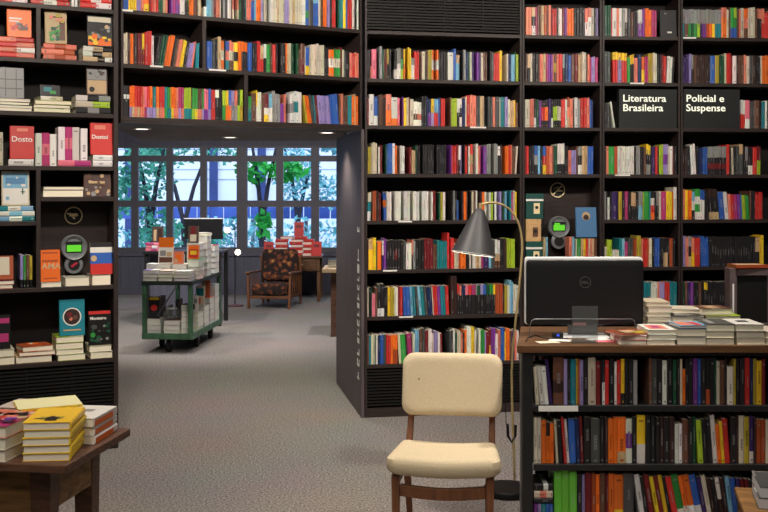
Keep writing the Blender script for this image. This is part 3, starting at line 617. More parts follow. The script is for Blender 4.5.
# lower row
z = Lp(-5, 15, DL[5], [8,7], ['W','W'], 'fore', 'under the black and magenta book')
Lf(-8, 10.5, z, 34, 'k', 'black face-out book with magenta shapes at the left edge', [(.1,.75,.95,.9,'m'),(.3,.2,.9,.45,'m')])
z = Lp(18, 54, DL[5], [7,4], ['Ot','WO'], 'fore', 'of open-worn orange-brown books', jit=.012)
put(FL, 'fore', bL.pu(36,.03), .03, z, .03, .17, .18, 'OoO', 35*11, 'orange-brown book with a torn white slip atop the worn pile', GD, yaw=.15, art=[(.1,.4,.45,.5,'w'),(.5,.1,.9,.9,'O')])
z = Lp(57, 84.5, DL[5], [6,5,6.5,6], ['El','lw','El','wl'], 'fore', 'under the teal face-out book')
Lf(59.5, 85, z, 36, 'C', 'teal face-out book with a white ringed dark circle', [('disc',.5,.52,.37,'w'),('disc',.5,.52,.32,'N'),('disc',.4,.58,.1,'R'),('disc',.62,.5,.09,'n'),('disc',.45,.46,.07,'s'),('disc',.58,.6,.06,'K'),('disc',.4,.5,.05,'d'),(.15,.13,.85,.17,'t')])
z = Lp(89.5, 115.5, DL[5], [6.5,6], ['W','W'], 'fore', 'under the green jungle face-out book')
Lf(88.5, 111.5, z, 34, 'k', 'black face-out book with a green jungle picture and red band', [(.03,.9,.97,.99,'r')]+blots(.05,.04,.95,.66,'EEGegEK',22,9), ('Monteiro\n  Lobato'[:8], .026, 'w', .08, .74))
# other face-out books on the wall
def Wf(bay, x0, x1, z, hp, cols, label, art=None, b=.02, t=.022, text=None, tilt=-.06):
    u0, u1 = bay.pu(x0, b), bay.pu(x1, b); s = bay.scale(u0, b)
    put(bay.M, 'face', (u0+u1)/2, b, z+.0012, t, u1-u0, hp/s, cols, (x1-x0)*hp, label, 'face-out books on the wall', tilt=tilt, art=art, text=text, title=False)
Wf(bC3, 660, 676.5, LEVELS[0]+T/2, 27, 'K', 'charcoal face-out book at the right of the topmost Literatura Brasileira shelf', [(.45,.14,.72,.2,'w'),(.3,.85,.42,.9,'g')])
Wf(bC2, 576.3, 597, LEVELS[5]+T/2+28.5/136.3*1.02+.004, 30, 'u', 'blue face-out book with a round portrait atop striped books', [('disc',.5,.7,.2,'t'),('disc',.5,.66,.13,'N')], b=.03, tilt=-.1)

# ------------------------------------------------------------------ books on the counter
FK = Matrix.Translation((0, 0, 0)); GC = 'piles of books on the counter'
def Cp(x0, x1, y0, z0, hs, cols, where, art=None, D=.2, mode='fore', yaw=0, topseen=True, **kw):
    s = F/y0; X0, X1 = (x0-CX)/s, (x1-CX)/s
    return pile(FK, mode, (X0+X1)/2, y0, z0, X1-X0, D, [(h/s, c) for h, c in zip(hs, cols)], where, GC, x1-x0, art=art, yaw=yaw, topseen=topseen, **kw)
cyf = cy0+.004
z = Cp(619.5, 646.5, cyf, CT, [4.5,4.3], ['iw','wi'], 'first along the counter edge')
put(FK, 'fore', (630-CX)/220, cyf+.0, z, .008, .15, .17, 'O', 30*12, 'orange-brown magazine skewed on the white pile beside the monitor', GC, yaw=.35, art=[(.1,.1,.9,.9,'n'),(.2,.3,.7,.7,'t'),(.5,.5,.9,.9,'Y')], name='magazine', cat='magazine')
z = Cp(648, 676.5, cyf, CT, [5,5,4.5], ['lw','w','w'], 'second along the counter edge', art=[(.2,.15,.85,.8,'s'),(.3,.3,.7,.6,'m')])
z = Cp(677.5, 706.5, cyf, CT, [8,8], ['g','G'], 'under the blue and pink counter cover')
put(FK, 'fore', (692-CX)/222, cyf+.005, z, .012, .15, .135, 'b', 30*12, 'blue book with a pink flash atop the grey pile', GC, yaw=.1, art=[(.0,.0,1,1,'c'),(.1,.1,.9,.5,'s'),(.2,.55,.95,.8,'r')])
z = Cp(707.5, 736, cyf, CT, [6.5,6.5,7], ['W','W','G'], 'topped by a dark cover on the counter edge', art=[(.0,.0,1,1,'G'),(.15,.2,.85,.4,'g')])
z = Cp(737, 765.5, cyf, CT, [6.5,6.5,7], ['W','W','g'], 'topped by a pale grey cover on the counter edge', art=[(.0,.0,1,1,'w'),(.3,.3,.6,.7,'G')])
z = Cp(767.2, 796, cyf, CT, [6.5,6.5], ['W','W'], 'cut by the right edge on the counter')
yb = cyf+.235
zz = Cp(648, 672, yb, CT, [7,8,5,4,6,4], ['W','W','nW','lw','W','W'], 'behind the second pile, next to the monitor', D=.19)
zz = Cp(673, 705, yb, CT, [7,7,6], ['W','sW','wg'], 'behind the blue and pink cover', D=.19)
put(FK, 'fore', (691-CX)/212, yb+.012, zz+.005, .01, .16, .17, 'w', 36*6, 'white magazine with a green corner on the rear pile', GC, yaw=.08, art=[(.0,.0,.3,1,'l'),(.1,.2,.25,.8,'E')], name='magazine', cat='magazine')
put(FK, 'fore', (689-CX)/212, yb+.012, zz+.0165, .018, .15, .13, 'w', 30*8, 'white book fanned open on the rear pile', GC, yaw=-.2, art=[(.1,.1,.9,.9,'W')])
zz = Cp(706.5, 741, yb, CT, [8,8,5], ['W','W','l'], 'behind the dark cover, left of the black display', D=.19)
put(FK, 'fore', (717-CX)/212, yb+.02, zz, .03, .16, .15, 'nWn', 34*9, 'dark worn book with curled pages atop the rear pile', GC, yaw=.1, art=[(.05,.05,.95,.95,'n'),(.2,.3,.8,.7,'t')])

# ------------------------------------------------------------------ books on the old table, stool, back-room furniture
TZ = .75
ta = px(71, HY, 322); tb = Vector((-.904, 3.546, 0)); tu = Vector((.068, .441, 0)).normalized()
tang = math.atan2(-tu.x, tu.y)
TD, TWd = .50, 1.15
TM = Matrix.Translation((-.988, 3.105, 0)) @ Matrix.Rotation(tang, 4, 'Z')     # near right corner; x to the right, y away
GT = 'books on the old table'
TI = TM.inverted()
def tl(x, y): p = TI @ Vector((x, y, 0)); return p.x, p.y
# yellow pile
cx, y0 = tl(-1.092, 3.150); zy = pile(TM, 'head', cx, y0+.004, TZ, .15, .222, [(.0238, 'y')]*5, 'of yellow books on the old table', GT, 49, jit=.003, yaw=math.radians(15), art=[(.25,.62,.75,.8,'Y'),(.35,.66,.6,.9,'k'),(.3,.72,.85,.76,'k'),(.45,.6,.55,.7,'N')], keep=True, topseen=True)
cx, y0 = tl(-1.055, 3.372); pile(TM, 'head', cx+.005, y0, TZ, .148, .2, [(.0285, 'w')]*3, 'with orange spines on the table corner', GT, 40, jit=.004, yaw=math.radians(2), art=[(0,0,1,1,'w'),(.35,.3,.6,.5,'g')], each=[('spine',.06,.2,.74,1,'o')], keep=True, topseen=True)
cx, y0 = tl(-1.27, 3.15); pile(TM, 'fore', cx, y0, TZ, .165, .225, [(.037, 'W'), (.037, 'W'), (.037, 's')], 'under the patterned pink cover on the table', GT, 40, jit=.004, yaw=0, art=[(0,0,1,1,'s'),(.55,0,1,1,'m')]+blots(0,0,.55,1,'dKWst',26,10,.1)+blots(.55,0,1,1,'pbrvi',18,11,.1), keep=True, topseen=True)
cx, y0 = tl(-1.265, 3.40); zt = pile(TM, 'fore', cx+.01, y0+.02, TZ, .17, .15, [(.027, 'W')]*4, 'of cream books at the back of the table', GT, 12)
put(TM, 'spine', cx+.085, y0+.002, zt, .008, .17, .21, (236,226,160) and 'y', 40*10, 'pale yellow thin book laid skew at the back of the table', GT, yaw=.6, art=[(0,0,1,1,(240,234,180))], keep=True)

# back room: red pile, trolley, desk, right-hand table
DS = 68.6; DY = F/DS; DZ = .667
FB = Matrix.Translation((0, DY, 0))
GRp = 'stacked red books on the back desk'
def sx_(x, s): return (x-CX)/s
dx0, dx1 = sx_(265, DS), sx_(322, DS)
zr = DZ+.0006
for L in range(7):
    z = zr+L*.0405
    xs = (281, 296, 308) if L < 6 else (287, 301)
    for k, xx in enumerate(xs):
        put(FB, 'spine' if (L+k) % 2 else 'fore', sx_(xx-.5+(L % 2), DS), .04+.01*((L*k) % 3), z, .039, .14, .185 if k < 2 else .15, 'r', 60,
            f'{["left","middle","right"][k]} red book in layer {["one","two","three","four","five","six","seven"][L]} from the bottom of the red pyramid', GRp, parts=False, page=(238,210,196))
put(FB, 'face', sx_(298.5, DS), .06, zr+7*.0405+.001, .02, .14, .205, 'r', 150, 'red book standing on top of the red pyramid', GRp, tilt=-.12, parts=False, art=[(.2,.6,.8,.8,'R')])
put(FB, 'face', sx_(269, DS), -.045, DZ+.0012, .02, .14, .205, 'r', 150, 'red book standing left of the red pyramid', GRp, tilt=-.12, parts=False, yaw=.05, art=[(.2,.6,.8,.8,'R')])
put(FB, 'face', sx_(316.5, DS), -.045, DZ+.0012, .02, .15, .21, 'r', 150, 'red book standing right of the red pyramid', GRp, tilt=-.12, parts=False, yaw=-.05, art=[(.2,.6,.8,.8,'R')])
# trolley books
CA = math.radians(-4.1); TRX, TRY = sx_(142, 100.7), F/100.7
TRM = Matrix.Translation((TRX, TRY, 0)) @ Matrix.Rotation(CA, 4, 'Z'); TRW, TRL, TRZ, TRB = .506, 1.23, .716, .17
GTr = 'books on the green trolley'
def tu_(x, d): Y = TRY+d; return (x-CX)*Y/F-TRX-.0715*d
def tp(x0, x1, d0, z0, hs, cols, where, mode='fore', D=.2):
    u0, u1 = tu_(x0, d0), tu_(x1, d0)
    return pile(TRM, mode, (u0+u1)/2, d0, z0, u1-u0-.002, D, [(h/100.7, c) for h, c in zip(hs, cols)], where, GTr, x1-x0, jit=.002, page=(232,230,222))
def tf(x0, x1, d0, z0, hp, cols, label, art=None, t=.02):
    u0, u1 = tu_(x0, d0), tu_(x1, d0)
    put(TRM, 'face', (u0+u1)/2, d0, z0+.001, t, u1-u0, hp/100.7, cols, (x1-x0)*hp, label, GTr, tilt=-.08, art=art, title=False, parts=False)
tp(142.8, 157, .01, TRZ, [3.5,3.5,3.5], ['w','w','wv'], 'at the front left corner of the trolley')
tp(158.5, 173, .01, TRZ, [3.5,3.5,3], ['W','l','W'], 'at the front middle of the trolley')
tp(174, 190.5, .01, TRZ, [3,3.3,3.3], ['wv','G','w'], 'at the front right of the trolley')
z2 = tp(146, 171, .23, TRZ, [5,5,5], ['W','wm','w'], 'in the second trolley row, left')
tf(158.5, 173.5, .24, z2, 27, 'o', 'face-out book with a red top and white street picture on the trolley', [(0,0,1,.62,'w'),(.05,.05,.95,.25,'n'),(.1,.3,.5,.5,'g'),(.55,.28,.9,.45,'t')])
z3 = tp(173, 187, .23, TRZ, [5,5,5], ['W','w','W'], 'in the second trolley row, right')
tf(174, 184, .24, z3, 13, 's', 'small orange face-out book on the trolley', [(.2,.2,.8,.8,'o'),(.1,.1,.4,.4,'t')])
z4 = tp(188.5, 200, .23, TRZ, [4,4,4,8], ['oWo','W','OWO','e'], 'under the orange cover on the trolley', D=.17)
tf(188.5, 199.5, .24, z4, 14, 'o', 'orange face-out book over a green one on the trolley', [(.1,.1,.9,.7,'r'),(.2,.3,.8,.6,'y')], t=.03)
z5 = tp(160, 175, .46, TRZ, [6]*4, ['W','w','m','W'], 'in the third trolley row, left')
z6 = tp(187, 201, .45, TRZ, [7]*5, ['w','W','w','Kw','w'], 'of tall white books on the trolley side', D=.18)
tf(188.5, 199, .46, z6, 18, 'd', 'beige face-out book with a bust on the trolley', [(.2,.1,.8,.5,'W'),(.3,.5,.7,.95,'R')])
z7 = tp(196, 208, .66, TRZ, [7]*6, ['w','w','W','rw','w','W'], 'of white books toward the back of the trolley', D=.18)
put(TRM, 'head', tu_(202, .67), .67, z7, .03, .13, .17, 'w', 90, 'white book lying askew on the tall white trolley pile', GTr, yaw=.6, parts=False)
tp(206, 216, .98, TRZ, [6]*5, ['rw','w','rw','w','rw'], 'at the far trolley end', D=.18)
tp(165, 180, .72, TRZ, [7]*3, ['w','W','w'], 'inside the fourth row of the trolley')
# lower trolley deck
zl = tp(147, 161, .06, TRB, [5,5,6], ['w','wv','w'], 'at the lower left front of the trolley')
tf(148, 160, .07, zl, 22, 'K', 'black face-out book with a red heart low on the trolley', [('disc',.5,.5,.27,'r'),(.1,.85,.9,.97,'y')])
zl = tp(164, 180, .06, TRB, [5,5,5], ['g','w','n'], 'at the lower middle front of the trolley')
tp(181.5, 190, .10, TRB, [6,6,6,6,6], ['K','Cw','K','n','K'], 'of dark books at the lower right front of the trolley', D=.15)
put(TRM, 'up', tu_(178, .32), .30, TRB+.001, .03, .16, .33, 'GgG', 200, 'tall grey book standing low inside the trolley', GTr, parts=False)
put(TRM, 'up', tu_(168, .32), .30, TRB+.001, .03, .16, .26, 'w', 100, 'white book standing low inside the trolley', GTr, parts=False)
put(TRM, 'up', tu_(160, .32), .30, TRB+.001, .04, .16, .36, 'K', 200, 'tall black book standing low inside the trolley', GTr, parts=False)
zl = tp(189.5, 199.5, .29, TRB, [5,5,5,4], ['W','Wl','W','Wl'], 'of cream books low on the trolley side', D=.2)
tf(190.5, 198.5, .31, zl, 18, 'w', 'white face-out book with black shapes low on the trolley side', [(.2,.2,.6,.5,'K'),(.5,.55,.9,.8,'g')])
zl = tp(195.5, 205.5, .53, TRB, [6,6,6,6], ['w','Kw','w','gw'], 'of black and white books low on the trolley side', D=.19)
tf(196, 205, .55, zl, 20, 'W', 'cream face-out book low on the trolley side', [(.1,.5,.9,.9,'C'),(.2,.1,.6,.4,'s')])
zl = tp(201.5, 211, .76, TRB, [6]*5, ['W','s','Kw','W','sK'], 'of mixed books low on the trolley side', D=.19)
tf(201.5, 210.5, .80, zl, 18, 'O', 'orange-brown face-out book low on the trolley side', [(.1,.1,.5,.9,'W')])
zl = tp(206.5, 216, .99, TRB, [7]*6, ['W','w','sK','w','Kw','w'], 'low at the far trolley end', D=.18)
# back counter pile and right-hand table pile
BC = F/84; 
z = pile(Matrix.Translation((0, BC, 0)), 'spine', sx_(153.5, 84), .03, .89, .2, .15, [(.034, 'imi'), (.034, 'iwi'), (.034, 'mi')], 'of pink books on the dark back desk', 'books on the dark back desk', 17)
put(Matrix.Translation((0, BC, 0)), 'face', sx_(156.5, 84), .05, z+.001, .02, .135, .19, 'd', 11*16, 'grey-brown face-out book on the pink pile', 'books on the dark back desk', tilt=-.1, art=[(.55,.1,.85,.85,'N'),(.15,.1,.4,.8,'t')], title=False, parts=False)
RT = F/91; RTZ = .754
pile(Matrix.Translation((0, RT, 0)), 'fore', sx_(335, 91), .06, RTZ, .16, .2, [(.025, 'w'), (.025, 'k'), (.025, 'w'), (.02, 'K')], 'on the pale table behind the passage wall', 'books on the pale table', 9)
# left of the green books: small horizontal pile on short upright books
row(bK, KZ[2], 'short books at the left end of the counter bottom shelf', GK, 0, [(534.2, 'p:18 v:18 C:22 b:18 b:18')], 17, unit=4.785, front=.016, umin=ku, umax=bK.pu(554), parts=True, seen=lambda x: .9)
kz = KZ[2]+T/2+17/CS*1.02+.002
pile(bK.M, 'spine', (bK.pu(534.5)+bK.pu(553.5))/2, .018, kz, (bK.pu(553.2)-bK.pu(534.6)), .16, [(.022, 'K'), (.032, 'WsW'), (.032, 'KKwK')], 'left of the bright green books', GK, 19, jit=.0005)
put(bK.M, 'spine', bK.pu(557.5), -.008, KZ[0]-.0 + T/2+.0006, .004, .02, .2, 'w', 1, 'x', GK) if False else None
# stool pile
STM = Matrix.Translation((1.545, 4.415, 0)) @ Matrix.Rotation(math.radians(-13), 4, 'Z')
pile(STM, 'head', .15, -.31, .30, .17, .25, [(.044, 'GwG'), (.044, 'GGg')], 'on the low wooden stool', 'books on the stool', 30, jit=.002, page=(226,226,226), art=[(.05,.05,.95,.95,'G')], keep=True)

# ------------------------------------------------------------------ emit the books: the largest three hundred as objects, the rest as one mass
NBOOK = 300
seenb = [b for b in BOOKS if b['area'] > 0]
mags = [b for b in seenb if b['cat'] == 'magazine']
bk = sorted([b for b in seenb if b['cat'] == 'book'], key=lambda b: (-b['keep'], -b['area']))
solo, rest = mags+bk[:NBOOK], bk[NBOOK:]
XT = Matrix(((0,0,1,0),(1,0,0,0),(0,1,0,0),(0,0,0,1)))
mt_text = {}
def textmat(k):
    if k not in mt_text: mt_text[k] = mat('title_ink_'+NAMES[k].replace(' ', '_'), PAL[k], .6, .3, noise=.03, scale=30)
    return mt_text[k]
def title_of(b, root):
    tx, size, k, a, bb = b['text']
    m = Matrix.Translation((b['w']+.0018, a*b['d'], bb*b['h'])) @ XT
    add_text('title', tx, size, .0002, textmat(k), root, m, bold=.0006)
for b in solo:
    cv, pg = book_geo(b['w'], b['d'], b['h'], b['cols'], b['title'], b['art'], b['page'])
    if not b['parts']: cv.add(pg.v, pg.f, pg.c)
    o = obj(b['name'], cv, M['book']); o.matrix_world = b['mtx']
    tag(o, b['label'], b['cat'], b['group'])
    if b['parts']: obj('page_block', pg, M['page'], o)
    if b['text']: title_of(b, o)
mass = MB()
for b in rest:
    cv, pg = book_geo(b['w'], b['d'], b['h'], b['cols'], b['title'], b['art'], b['page'])
    cv.add(pg.v, pg.f, pg.c); mass.add(cv.v, cv.f, cv.c, b['mtx'])
tag(obj('book_mass', mass, M['book']), 'the many smaller books filling the wall shelves, back desk and trolley', 'books', 'books on the wall shelves', 'stuff')
print('BOOKS', len(BOOKS), 'solo', len(solo), 'rest', len(rest), 'cut area', bk[min(NBOOK, len(bk)-1)]['area'])

# ------------------------------------------------------------------ room shell
X0, X1, YB, YF, CZ = -6.2, 5.2, -2.6, 15.62, 3.6
struct('floor', MB().box(X0, YB, -.1, X1, YF+.2, 0), M['carpet'])
struct('ceiling', MB().box(X0-.2, YB-.2, CZ, X1+.2, YF+.3, CZ+.2), M['plaster'])
struct('wall_left', MB().box(X0-.15, YB, 0, X0, YF, CZ), M['plaster'])
struct('wall_right', MB().box(X1, YB, 0, X1+.15, YF, CZ), M['plaster'])
struct('wall_front', MB().box(X0, YB-.15, 0, X1, YB, CZ), M['plaster'])
# wall carrying the windows
YW = F/64.2; SW = 64.2
wx = lambda x: (x-CX)/SW
wz = lambda y: H-(y-HY)/SW
m = MB().box(X0, YW, 0, X1, YW+.12, wz(253))
xx = X0
while xx < X1: m.box(xx, YW-.012, .12, xx+.012, YW, wz(256)); xx += .3
m.box(X0, YW-.03, wz(256), X1, YW, wz(253)); m.box(X0, YW-.015, 0, X1, YW, .12)
m.box(X0, YW, wz(145.5), X1, YW+.12, CZ)
struct('wall_back', m, M['darkwall'])
panes = [(-40,-11),(-4,25),(32,61),(68,97)] + [(102,131),(138,166),(172.5,200),(206.5,236.5)]
panes2 = [(247,276),(283,311),(319,348),(355,384),(394.5,424),(431,460)]
zr_ = [(247.5,207),(200.5,161.5),(155.5,148)]
def window(name, pl, a, b):
    m = MB(); xs = sorted(pl)
    edges = [a]+[v for p in xs for v in p]+[b]
    zt, zb = wz(145.5), wz(253)
    for i in range(0, len(edges), 2): m.box(wx(edges[i]), YW+.005, zb, wx(edges[i+1]), YW+.085, zt)
    rows = [253, 247.5, 207, 200.5, 161.5, 155.5, 148, 145.5]
    for p in xs:
        for i in range(0, 8, 2): m.box(wx(p[0])-.001, YW+.012, wz(rows[i]), wx(p[1])+.001, YW+.078, wz(rows[i+1]))
    o = struct(name, m, M['steel'], None)
    g = MB()
    for p in xs:
        for yb_, yt_ in zr_: g.box(wx(p[0])-.005, YW+.042, wz(yb_)-.005, wx(p[1])+.005, YW+.046, wz(yt_)+.005)
    obj('window_pane', g, M['glass'], o)
window('window_1', panes, -47, 241.5)
window('window_2', panes2, 241.6, 470)
m = MB().box(X0, YW, wz(253), wx(-47)-.001, YW+.12, wz(145.5)).box(wx(470)+.001, YW, wz(253), X1, YW+.12, wz(145.5))
struct('wall_back_sides', m, M['darkwall'])
# passage: side wall at the end of the wide bookcase, and the lowered soffit
n = bM.n; pj = bM.o-bM.u*.004
ja = [pj+n*.002, pj+n*1.33]
jt = .022
V = [(p.x, p.y, z) for z in (0, 2.044) for p in (ja[0]-bM.u*jt, ja[0], ja[1], ja[1]-bM.u*jt)]
struct('wall_passage', MB().add(V, [(3,2,1,0),(4,5,6,7),(0,1,5,4),(1,2,6,5),(2,3,7,6),(3,0,4,7)]), M['jamb'])
wl, wr = bW.W(-.02, DEP+.004, 0), bW.W(bW.L-.01, DEP+.004, 0)
P4 = [wl, wr, Vector((wr.x-.02, 8.72, 0)), Vector((wl.x-.3, 8.72, 0))]
V = [(p.x, p.y, z) for z in (2.047, 2.2) for p in P4]
struct('ceiling_passage', MB().add(V, [(3,2,1,0),(4,5,6,7),(0,1,5,4),(1,2,6,5),(2,3,7,6),(3,0,4,7)]), M['plaster'])
# underside of the shelving bridge is part of the same soffit
P4 = [bW.W(.001, .004, 0), bW.W(bW.L-.001, .004, 0), bW.W(bW.L-.001, DEP, 0), bW.W(.001, DEP, 0)]
V = [(p.x, p.y, z) for z in (2.034, 2.0465) for p in P4]
struct('trim_1', MB().add(V, [(3,2,1,0),(4,5,6,7),(0,1,5,4),(1,2,6,5),(2,3,7,6),(3,0,4,7)]), M['shelf'])
# painted lettering on the passage wall (too foreshortened to read in the photo: strokes only)
sg = thing('wall_lettering', 'white vertical lettering on the dark passage side wall', 'lettering')
rr = random.Random(3)
dcy = bM.n
for k, (ya, yb_) in enumerate([(227,232),(249,261),(264,273),(276,281),(285,290),(294,300),(303,308),(311,316),(320,326),(329,335),(338,343),(348,355),(359,366),(372,379)]):
    xx = 358.3
    # distance along the side wall of that column
    kx = (xx-CX)/F; o0 = pj-bM.u*(jt+.001); t_ = (kx*o0.y-o0.x)/(n.x-kx*n.y); c0 = o0+n*t_; s = F/c0.y
    za, zb = H-(yb_-HY)/s, H-(ya-HY)/s
    mb = MB(); hw = .045; th = .014
    q = lambda a, b, za_, zb_: mb.add([tuple(o0+n*(t_+v)+Vector((0,0,w))+e) for e in (Vector((0,0,0)), -bM.u*.0012) for v, w in ((a,za_),(b,za_),(b,zb_),(a,zb_))],
            [(0,1,2,3),(7,6,5,4),(0,4,5,1),(1,5,6,2),(2,6,7,3),(3,7,4,0)])
    q(-hw, hw, za, za+th)
    st = k % 4
    if st != 1: q(-hw, -hw+.02, za+th, zb)
    if st in (0, 2): q(hw-.02, hw, za+th, zb)
    if st in (1, 2): q(-.012, .012, za+th, zb)
    obj('letter', mb, M['white'], sg)
# downlights
def downlight(x, y, z, label):
    o = thing('downlight', label, 'ceiling light', (x, y, z), 0, 'passage downlights')
    obj('trim_ring', MB().lathe([(.045,-.004),(.062,-.006),(.064,0),(.045,0)], 20, closed=True), M['silver'], o, True)
    obj('lens', MB().lathe([(.0,-.002),(.0445,-.003),(.0445,-.0005),(0,-.0005)], 20), M['downl'], o)
for xx, yy, lb in ((142, 128.6, 'small round downlight in the passage ceiling by the display bookcase'), (230, 137, 'small round downlight at the middle of the passage ceiling'), (327, 132.3, 'small round downlight in the passage ceiling by the side wall')):
    s = (HY-yy)/(2.047-H); p = px(xx, HY, s)
    b = (p-bW.o).dot(bW.n)
    downlight(p.x, p.y, 2.0465 if b > DEP+.07 else 2.0335, lb)
for bay, u0, u1 in ((bW, 0, 0),): pass

# ------------------------------------------------------------------ signs and scanners in the recesses
def plate_sign(bay, x0, x1, y0, y1, lines, label, tx, ty, size):
    b = .03; ua, ub = bay.pu(x0, b), bay.pu(x1, b); s = bay.scale(ua, b)
    z0, z1 = LEVELS[2]+T/2+.0006, H-(y0-HY)/s
    o = thing('shelf_sign', label, 'sign', bay.W(ua, b, z0), bay.ang, 'lit shelf signs')
    w, h = ub-ua, min(z1-z0, LEVELS[1]-T/2-.002-z0)
    obj('board', MB().box(0, 0, 0, w, .06, h), M['signboard'], o, bevel=.002)
    rot = Matrix(((1,0,0,0),(0,0,-1,0),(0,1,0,0),(0,0,0,1)))
    add_text('lettering', lines, size, .001, M['lit'], o, Matrix.Translation((tx*w, -.0018, ty*h)) @ rot @ Matrix.Diagonal((1.13,1,1,1)), line=.96, bold=.0008, spacing=1.0)
plate_sign(bC3, 619, 676.8, 89, 129, 'Literatura\nBrasileira', 'charcoal sign with lit letters reading Literatura Brasileira', .06, .68, .073)
plate_sign(bC4, 683.3, 740, 89, 129, 'Policial e\nSuspense', 'charcoal sign with lit letters reading Policial e Suspense', .045, .68, .073)
def round_sign(bay, x, y, r, label, kind):
    b = .2215; u = bay.pu(x, b); s = bay.scale(u, b); z = H-(y-HY)/s
    o = thing('no_smoking_sign' if kind else 'pointing_sign', label, 'sign', bay.W(u, b, z), bay.ang)
    ry = Matrix.Rotation(PI/2, 4, 'X')
    obj('disc', MB().lathe([(0,-.0015),(r*.86,-.0015),(r*.86,.003),(0,.003)], 28, ry), M['signboard'], o)
    obj('ring', MB().lathe([(r*.87,-.001),(r,-.001),(r,.005),(r*.87,.005)], 32, ry, closed=True), M['goldline'], o)
    m = MB()
    if kind:
        m.bar((-r*.55,-.0045,-r*.55), (r*.55,-.0045,r*.55), .009, .002, up=(0,1,0)); obj('slash', m, M['goldline'], o)
        m = MB().bar((-r*.05,-.0062,-r*.12), (r*.66,-.0062,-r*.12), .011, .001, up=(0,1,0)); obj('cigarette', m, M['goldline'], o)
        m = MB().tube([(-r*.5,-.0085,r*.1), (-r*.3,-.0085,r*.35), (-r*.1,-.0085,r*.25), (r*.05,-.0085,r*.5)], .0022, 6); obj('smoke_line', m, M['goldline'], o)
    else:
        m.cushion(r*.95, r*.36, .003, r*.12, .001); hand = MB().add([(x_, -.0045+z_*.3, y_+.004) for x_, y_, z_ in m.v], m.f)
        obj('hand', hand, M['goldline'], o)
        f = MB().bar((-r*.7,-.0045,.012), (-r*.3,-.0045,.012), .009, .0018, up=(0,1,0)); f.bar((-r*.1,-.0045,-.008), (r*.15,-.0045,-.022), .012, .0018, up=(0,1,0)); obj('finger', f, M['goldline'], o)
round_sign(bC2, 557.5, 190, .057, 'round no-smoking sign in the recess over the blue book', 1)
round_sign(bL, 73.5, 215.5, .056, 'round pale sign with a pointing hand over the orange book', 0)
def scanner(bay, x, y, label, b):
    u = bay.pu(x, b); s = bay.scale(u, b); z = H-(y-HY)/s
    o = thing('price_scanner', label, 'price scanner', bay.W(u, b, z), bay.ang, 'round price scanners')
    ry = Matrix.Rotation(PI/2, 4, 'X')
    L = .225-b
    obj('dial', MB().lathe([(0,.0),(.058,.0),(.066,.012),(.076,.016),(.081,.008),(.081,-.03),(.05,-.045),(.04,-L),(0,-L)], 32, ry), M['dial'], o, True)
    bz_ = obj('bezel', MB().box(-.05,-.0035,-.032,.05,-.0005,.038), M['black'], o, bevel=.001)
    obj('screen', MB().box(-.043,-.006,-.026,.043,-.0037,.016), M['screen'], bz_)
    obj('screen_tab', MB().box(-.035,-.006,.0165,.005,-.0037,.030), M['screen'], bz_) if x > 300 else None
    m = MB().lathe([(0,-.02),(.04,-.02),(.056,-.012),(.056,.014),(.044,.02),(0,.02)], 24, Matrix.Translation((0,.02,-.108)) @ ry); obj('scan_head', m, M['dial'], o, True)
    sw_ = obj('scan_window', MB().lathe([(0,-.0015),(.036,-.0015),(.036,.0005),(0,.0005)], 20, Matrix.Translation((0,-.002,-.108)) @ ry), M['black'], o)
    obj('scan_light', MB().bar((-.016,-.0045,-.12), (.018,-.0045,-.095), .014, .001, up=(0,1,0)), M['redled'], sw_) if x < 300 else None
scanner(bC2, 559, 227, 'round grey price scanner with a green screen beside the blue book', .13)
scanner(bL, 74, 247.5, 'round grey price scanner with a green screen beside the orange book', .14)
# boxed sets in the no-smoking recess
def gift(x0, x1, z0, hp, mt, label, band):
    b = .03; u0, u1 = bC2.pu(x0, b), bC2.pu(x1, b); s = bC2.scale(u0, b); h = hp/s; w = u1-u0
    o = thing('boxed_set', label, 'boxed set', bC2.W(u0, b, z0+.0008), bC2.ang, 'stacked boxed sets')
    obj('box', MB().box(0, 0, 0, w, .13, h*.76), mt, o, bevel=.001)
    obj('lid', MB().box(-.002, -.002, h*.765, w+.002, .132, h-.001), mt, o, bevel=.001)
    if band: obj('band', MB().box(-.001, -.0035, h*.70, w+.001, -.0022, h*.78), M['white'], o)
    pl_ = obj('picture_label', MB().box(w*.45, -.002, h*.2, w*.8, -.0005, h*.62), M['goldline'] if band else M['oldwood'], o)
    obj('portrait', MB().lathe([(0,-.0008),(.012,-.0008),(.012,.0006),(0,.0006)], 14, Matrix.Translation((w*.62,-.0035,h*.45)) @ Matrix.Rotation(PI/2, 4, 'X')), M['black'], pl_)
    return z0+h
mg = mat('dark_green_card', (20,72,66), .5, .4, noise=.1, scale=15); mtan = mat('tan_card', (200,160,112), .6, .3, noise=.15, scale=20)
z = LEVELS[5]+T/2
z = gift(525.9, 542.6, z, 26, mg, 'dark green boxed set at the bottom of the recess stack', 1)
z = gift(525.9, 541, z, 22.5, mtan, 'tan boxed set between two green ones in the recess', 0)
z = gift(525.9, 543.2, z, 25.5, mg, 'dark green boxed set with white band on top of the recess stack', 1)

